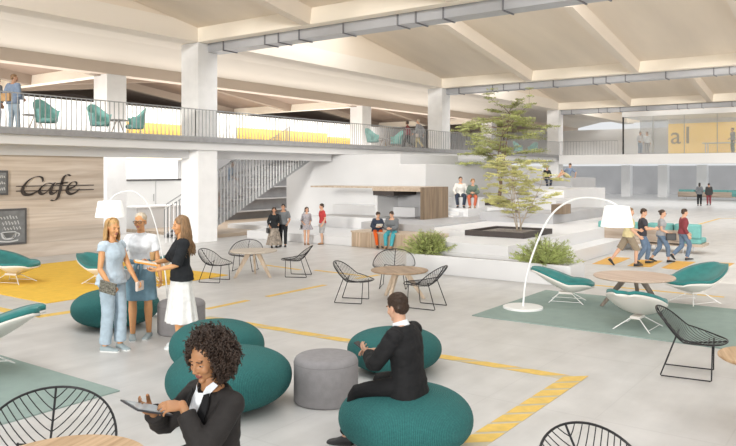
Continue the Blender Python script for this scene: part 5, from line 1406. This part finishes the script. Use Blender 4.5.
# --- pair on the timber bench
pb = V((19.40, 13.72, .02))
person(pb, 12, 'person in a dark jacket and orange trousers seated on the timber bench reading', H=1.38, fat=1.12, sex='f', res=1, skin='skin_light', hairc='hair_dark', hair='long', rng_seed=41, pose=sit(.60, lean=16, fwd=.40, head=(-14, 30, 0), handR=(.08, .30, .84), handL=(-.08, .30, .84), hairlen=.04, footR=(.10, .46, .09), footL=(-.10, .40, .09)),
    top=dict(mat='denim_dark', sleeve=1.85, len=-.06, inf=.030, amp=.010), bottom=dict(mat='orange_trouser', kind='trousers', inf=.016), shoes='shoe_dark',
    extra=lambda i: acc(i, 'magazine', slab(V((0, .40, .90)), V((.13, 0, 0)), V((0, .085, .06)), V((0, -.004, .006))), 'paper', 'open magazine on the lap of the person in orange trousers', 'magazine'))
pb = V((19.40, 13.10, .02))
person(pb, -18, 'person in a dark puffer jacket and turquoise trousers seated on the timber bench', H=1.46, fat=1.12, sex='m', res=1, skin='skin_light', hairc='hair_dark', hair='short', rng_seed=42, pose=sit(.565, lean=14, fwd=.42, head=(18, 26, 0), handR=(.10, .32, .76), handL=(-.02, .34, .76), footR=(.14, .44, .09), footL=(-.08, .52, .09)),
    top=dict(mat='cloth_midgrey', sleeve=1.85, len=-.06, inf=.034, amp=.012), bottom=dict(mat='cyan_trouser', kind='trousers', inf=.02), shoes='shoe_tan')
# --- pair on the upper block
person(V((26.08, 14.25, 1.05)), -6, 'man in a cream sweater and dark trousers seated on the white terrace step', H=1.66, sex='m', res=1, skin='skin_light', hairc='hair_dark', hair='short', rng_seed=43, pose=sit(.435, lean=4, spread=.12, fwd=.36, head=(-10, 2, 0), handR=(.20, .22, .52), handL=(-.20, .22, .52), footR=(.12, .40, .085), footL=(-.12, .40, .085)),
    top=dict(mat='cream_knit', sleeve=1.85, len=-.05, inf=.024, amp=.008), bottom=dict(mat='denim_dark', kind='trousers'), shoes='shoe_dark')
person(V((26.08, 13.68, 1.05)), -12, 'woman in a camouflage green jacket and rust trousers seated beside the man in cream', H=1.56, sex='f', res=1, skin='skin_light', hairc='hair_lightbrown', hair='long', rng_seed=44, pose=sit(.435, lean=10, spread=.10, fwd=.36, head=(-12, 14, 0), handR=(.06, .26, .66), handL=(-.06, .26, .66), hairlen=.08, footR=(.10, .40, .085), footL=(-.10, .40, .085)),
    top=dict(mat='camo', sleeve=1.85, len=-.05, inf=.03, amp=.010), bottom=dict(mat='rust_trouser', kind='trousers'), shoes='shoe_tan')
# --- pair on the far grey block
p1 = V((35.2, 14.25, 1.72))
person(p1, 10, 'person in black seated with legs hanging over the high grey block', H=1.5, sex='f', res=2, skin='skin_light', hairc='hair_dark', hair='bob', rng_seed=45, pose=sit(.435, lean=14, head=(20, 20, 0), footR=(.08, .34, .0), footL=(-.06, .42, .06)),
    top=dict(mat='knit_black', sleeve=1.8, len=-.05, inf=.024), bottom=dict(mat='denim_dark', kind='trousers'), shoes='shoe_tan')
person(V((35.9, 13.45, 2.12)), -62, 'person in a pale blue top reclining with knees raised on the high grey block', H=1.55, sex='m', res=2, skin='skin_light', hairc='hair_brown', hair='short', rng_seed=46, pose=dict(pelvis=(0, -.1, .19), lean=-22, ptilt=-10, head=(-10, 20, 0), footR=(.08, .56, .15), footL=(-.10, .66, .15), kneeR=(.1, .3, 1), kneeL=(-.1, .3, 1), handR=(.12, .22, .50), handL=(-.30, -.38, .16), elbowR=(.8, -.5, -.5), elbowL=(-.5, -.8, .2)),
    top=dict(mat='blue_grey', sleeve=.9, len=-.05, inf=.02), bottom=dict(mat='tee_yellow', kind='shorts', len=.9), shoes='shoe_tan')

# --- walking group
person(P(628.5, 266), 78, 'man in a yellow t-shirt and khaki shorts striding past the arc lamp', H=1.60, sex='m', res=1, skin='skin_light', hairc='hair_lightbrown', hair='crop', rng_seed=51, pose=dict(walk(1), footR=(.07, .18, .085), footL=(-.07, -.46, .16), head=(8, 12, 0), handR=(.20, .26, .86), handL=(-.20, .30, 1.00), elbowL=(-.6, -.6, -.7)),
    top=dict(mat='tee_yellow', sleeve=.75, len=-.06, inf=.032, amp=.010), bottom=dict(mat='khaki', kind='shorts', len=1.1, inf=.022), shoes='shoe_dark')
person(P(642, 263.5), 72, 'man in a dark t-shirt and blue jeans walking behind the man in yellow', H=1.55, sex='m', res=1, skin='skin_light', hairc='hair_brown', hair='short', rng_seed=52, pose=dict(walk(-1), footL=(-.07, .14, .085), footR=(.07, -.14, .10), pitchR=20, head=(14, 20, 0), handR=(.16, .34, 1.06), handL=(-.10, .38, 1.04), elbowR=(.6, -.6, -.7), elbowL=(-.6, -.6, -.7)),
    top=dict(mat='tee_dark', sleeve=.7, len=-.05, inf=.020, amp=.010), bottom=dict(mat='denim_mid', kind='trousers'), shoes='shoe_dark',
    extra=lambda i: acc(i, 'phone', slab(V((.03, .46, 1.10)), V((.035, 0, 0)), V((0, .05, .045)), V((0, -.003, .004))), 'device', 'dark phone in the hands of the man in the dark t-shirt', 'phone'))
person(P(661, 262), 66, 'woman in a grey t-shirt and cropped jeans carrying a black bag', H=1.50, sex='f', res=1, skin='skin_light', hairc='hair_brown', hair='bun', rng_seed=53, pose=dict(walk(1), footR=(.06, .22, .085), footL=(-.06, -.28, .11), pitchL=15, head=(-10, 8, 0), handR=(.18, .24, .92), handL=(-.2, .05, .86)),
    top=dict(mat='cloth_grey', sleeve=.6, len=-.04, inf=.020, amp=.010), bottom=dict(mat='denim_mid', kind='trousers', len=1.75, ankle=.052), shoes='shoe_dark', extra=lambda i: (sunglass(i), bag('black shoulder bag swinging in front of the woman in grey', (.20, .30, .82), sz=(.05, .15, .11), strap=False)(i)))
person(P(683, 260), 84, 'man with maroon sleeves and a white vest front walking ahead of the group', H=1.50, sex='m', res=1, skin='skin_light', hairc='hair_brown', hair='short', rng_seed=54, pose=dict(walk(1), footR=(.06, .10, .085), footL=(-.06, -.30, .16), head=(0, 8, 0), handR=(.22, .10, .80), handL=(-.2, .2, .86)),
    top=dict(mat='maroon', sleeve=1.7, len=-.04, inf=.020, amp=.010), bottom=dict(mat='denim_mid', kind='trousers'), shoes='shoe_dark',
    extra=lambda i: acc(i, 'vest_front', MB().loft([ring(i['sp'](t)[0]+i['sp'](t)[1]@V((0, .012, 0)), V((1, 0, 0)), V((0, 1, 0)), rx, ry) for t, rx, ry in ((-.03, .15, .136), (.10, .135, .122), (.25, .140, .132), (.36, .135, .140), (.42, .10, .115))]), 'cream_knit', separate=False, smooth=True))
# --- far couple
person(P(699.5, 205.8), 150, 'far dark-haired woman in dark clothes standing by the man in the brown coat', H=1.72, sex='f', res=2, skin='skin_tan', hairc='hair_black', hair='long', rng_seed=55, pose=dict(handR=(.18, .2, 1.0), handL=(-.2, .1, .9), footR=(.08, .05, .075)), top=dict(mat='cloth_midgrey', sleeve=1.8, len=-.08, inf=.024), bottom=dict(mat='knit_black', kind='trousers'), shoes='shoe_dark')
person(P(709, 205.2), 176, 'far man in a dark brown coat seen from behind', H=1.68, sex='m', res=2, skin='skin_tan', hairc='hair_black', hair='crop', rng_seed=56, pose=dict(), top=dict(mat='rubber_dark', sleeve=1.9, len=-.16, inf=.03), bottom=dict(mat='maroon', kind='trousers'), shoes='shoe_dark')

# --- people on the upper floor
def up(px, Bd): d = ray(px, 150); t = Bd/d.y; return V((d.x*t, Bd, 3.7))
person(up(13, 20.6), 160, 'person in a blue denim jacket and cap carrying a tan bag on the upper walkway', H=1.66, sex='m', res=1, skin='skin_tan', hairc='hair_lightbrown', hair='crop', rng_seed=61, pose=dict(head=(40, 0, 0), handR=(.2, .2, .95), handL=(-.24, .05, .86), footR=(.10, .1, .075)),
    top=dict(mat='blue_grey', sleeve=1.8, len=-.12, inf=.030, amp=.010), bottom=dict(mat='denim_pale', kind='trousers', inf=.018), shoes='shoe_tan', extra=bag('tan leather bag on the back of the person in the denim jacket', (-.06, -.20, .98), 'leather_tan', (.16, .05, .12), strap=False))
person(up(-4, 21.2), 150, 'person in dark clothes with a yellow bag cut by the left edge upstairs', H=1.62, sex='m', res=2, skin='skin_tan', hairc='hair_dark', hair='short', rng_seed=62, pose=dict(), top=dict(mat='cloth_midgrey', sleeve=1.8, len=-.1, inf=.024), bottom=dict(mat='blue_grey', kind='trousers'), shoes='shoe_dark', extra=bag('yellow bag beside the person at the left edge upstairs', (.2, -.15, .7), 'yellow_paint', (.1, .06, .14), strap=False))
person(up(419, 20.0), -120, 'person in a long grey coat with a lilac bag walking on the upper walkway', H=1.62, sex='m', res=1, skin='skin_light', hairc='hair_grey', hair='crop', rng_seed=63, pose=dict(walk(1), footR=(.07, .22, .085), footL=(-.07, -.28, .13), pitchL=25),
    top=dict(mat='cloth_grey', sleeve=1.85, len=-.24, inf=.034, amp=.01, flare=.2), bottom=dict(mat='tee_yellow', kind='trousers'), shoes='shoe_dark', extra=bag('lilac bag held by the person in the grey coat on the walkway', (-.28, .0, .74), 'purse_pale', (.04, .10, .10), strap=False))
person(up(408, 20.6), -110, 'person in a dark red top walking beside the grey coat on the upper walkway', H=1.56, sex='f', res=2, skin='skin_tan', hairc='hair_dark', hair='bob', rng_seed=64, pose=dict(walk(-1), footR=(.07, -.30, .16), footL=(-.07, .28, .085)), top=dict(mat='maroon', sleeve=1.8, len=-.06, inf=.02), bottom=dict(mat='knit_black', kind='trousers'), shoes='shoe_dark')
# stair users: stand on treads
def on_stair(x, y): return V((SX+x, 20.75+y, (int(x/(run/nst))+1)*rise_/nst))
person(on_stair(2.45, .6), 95, 'person in a blue shirt climbing the stair behind the balusters', H=1.68, sex='m', res=2, skin='skin_light', hairc='hair_dark', hair='short', rng_seed=65, pose=dict(footR=(.08, .37, .075+.185), footL=(-.08, 0, .075), handR=(.2, .2, .95)), top=dict(mat='blue_shirt', sleeve=1.2, len=-.04, inf=.022), bottom=dict(mat='white_haze', kind='trousers'), shoes='shoe_dark')
person(on_stair(1.7, 1.0), 85, 'person in pale clothes a few treads below the blue shirt on the stair', H=1.66, sex='f', res=2, skin='skin_tan', hairc='hair_brown', hair='bob', rng_seed=66, pose=dict(footR=(.08, 0, .075), footL=(-.08, .37, .075+.185)), top=dict(mat='white_haze', sleeve=.8, len=-.04, inf=.022), bottom=dict(mat='tan_jacket', kind='shorts', len=1.0), shoes='shoe_tan')
# in the glass room
for px, Z, ph, lb, tp, bt in ((640, 51.8, 20, 'person in white standing at the left inside the glass room', 'white_haze', 'blue_grey'), (647, 52.1, -30, 'second person in white beside the first inside the glass room', 'shirt_white', 'cloth_grey'), (733, 47.5, -90, 'person in grey-green standing at the right end of the glass room', 'cloth_grey', 'camo')):
    q = at(px, Z, 0); q.z = 3.745
    q.x = max(q.x, 51.6)
    person(q, ph, lb, H=1.7, sex='m', res=2, skin='skin_light', hairc='hair_brown', hair='short', rng_seed=px, pose=dict(handR=(.2, .15, .95)), top=dict(mat=tp, sleeve=1.7, len=-.05, inf=.022), bottom=dict(mat=bt, kind='trousers'), shoes='shoe_dark')
# ------------------------------------------------------------------ light
w = bpy.data.worlds.new('World'); bpy.context.scene.world = w; w.use_nodes = True
bg = w.node_tree.nodes['Background']; bg.inputs['Color'].default_value = (.96, .98, 1, 1); bg.inputs['Strength'].default_value = .85
def area(loc, size, energy, rot=(0, 0, 0), col=(1, 1, 1)):
    l = bpy.data.lights.new('added_fill', 'AREA'); l.shape = 'RECTANGLE'; l.size, l.size_y = size; l.energy = energy; l.color = col
    o = bpy.data.objects.new('added_fill', l); COL.objects.link(o); o.location = loc; o.rotation_euler = rot; return o
for k, e_ in ((-1, 1700), (0, 2000), (1, 1800), (2, 1900)):
    area((A1+17*k+5.0, -1, 9.6), (6.5, 40), e_, (0, R(8), 0), (1, .985, .96))  # added fill lamps above the open roof slopes, out of view
area((24, 28, 3.76), (50, 8), 2600, (PI, 0, 0), (1, .96, .9))  # added lamp facing up from the upper floor, brightens the rear roof
area((60, 5, 3.0), (12, 40), 1500, (0, 0, 0), (1, .99, .97))  # added lamp under the glass room slab, lightens the space below
for k in (0, 1, 2): area((A1+17*k+.78, 2, 7.26), (.5, 32), 420, (PI, 0, 0), (1, .96, .9))  # added strips hidden on top of the ducts, lighten the ceiling
area((24, 33.9, 5.9), (50, .4), 700, (R(60), 0, 0), (1, .97, .9))  # added strip washing the upper rear wall, no fixture modelled
area((24, 27, 3.24), (46, 11), 2400, (0, 0, 0), (1, .98, .95))  # added broad fill below the upper floor for the rear zone
for k in (0, 1, 2): area((A1+17*k-2.2, 3, 6.2), (.25, 32), 170, V((-2.2, 0, -1.1)).to_track_quat('Z', 'Y').to_euler(), (1, .93, .82))  # added strips that brighten the cream beam faces
s = bpy.data.lights.new('sun', 'SUN'); s.energy = 2.1; s.angle = R(8); s.color = (1, .97, .92)
so_ = bpy.data.objects.new('sun', s); COL.objects.link(so_); so_.rotation_euler = V((-.92, -.36, .11)).to_track_quat('Z', 'Y').to_euler()
cam = bpy.data.cameras.new('camera'); cam.sensor_width = 36; cam.lens = 36*F/736; cam.shift_y = -51/736; cam.clip_end = 300; cam.clip_start = .05
co = bpy.data.objects.new('camera', cam); COL.objects.link(co); co.location = (0, 0, HC); co.rotation_euler = (R(90), 0, YAW-R(90)); bpy.context.scene.camera = co
sc = bpy.context.scene; sc.view_settings.view_transform = 'Standard'; sc.view_settings.look = 'None'; sc.view_settings.exposure = 0
sc.cycles.max_bounces = 6; sc.cycles.diffuse_bounces = 4; sc.cycles.transparent_max_bounces = 8; sc.cycles.caustics_reflective = False; sc.cycles.caustics_refractive = False; sc.cycles.use_denoising = True; sc.cycles.sample_clamp_indirect = 6
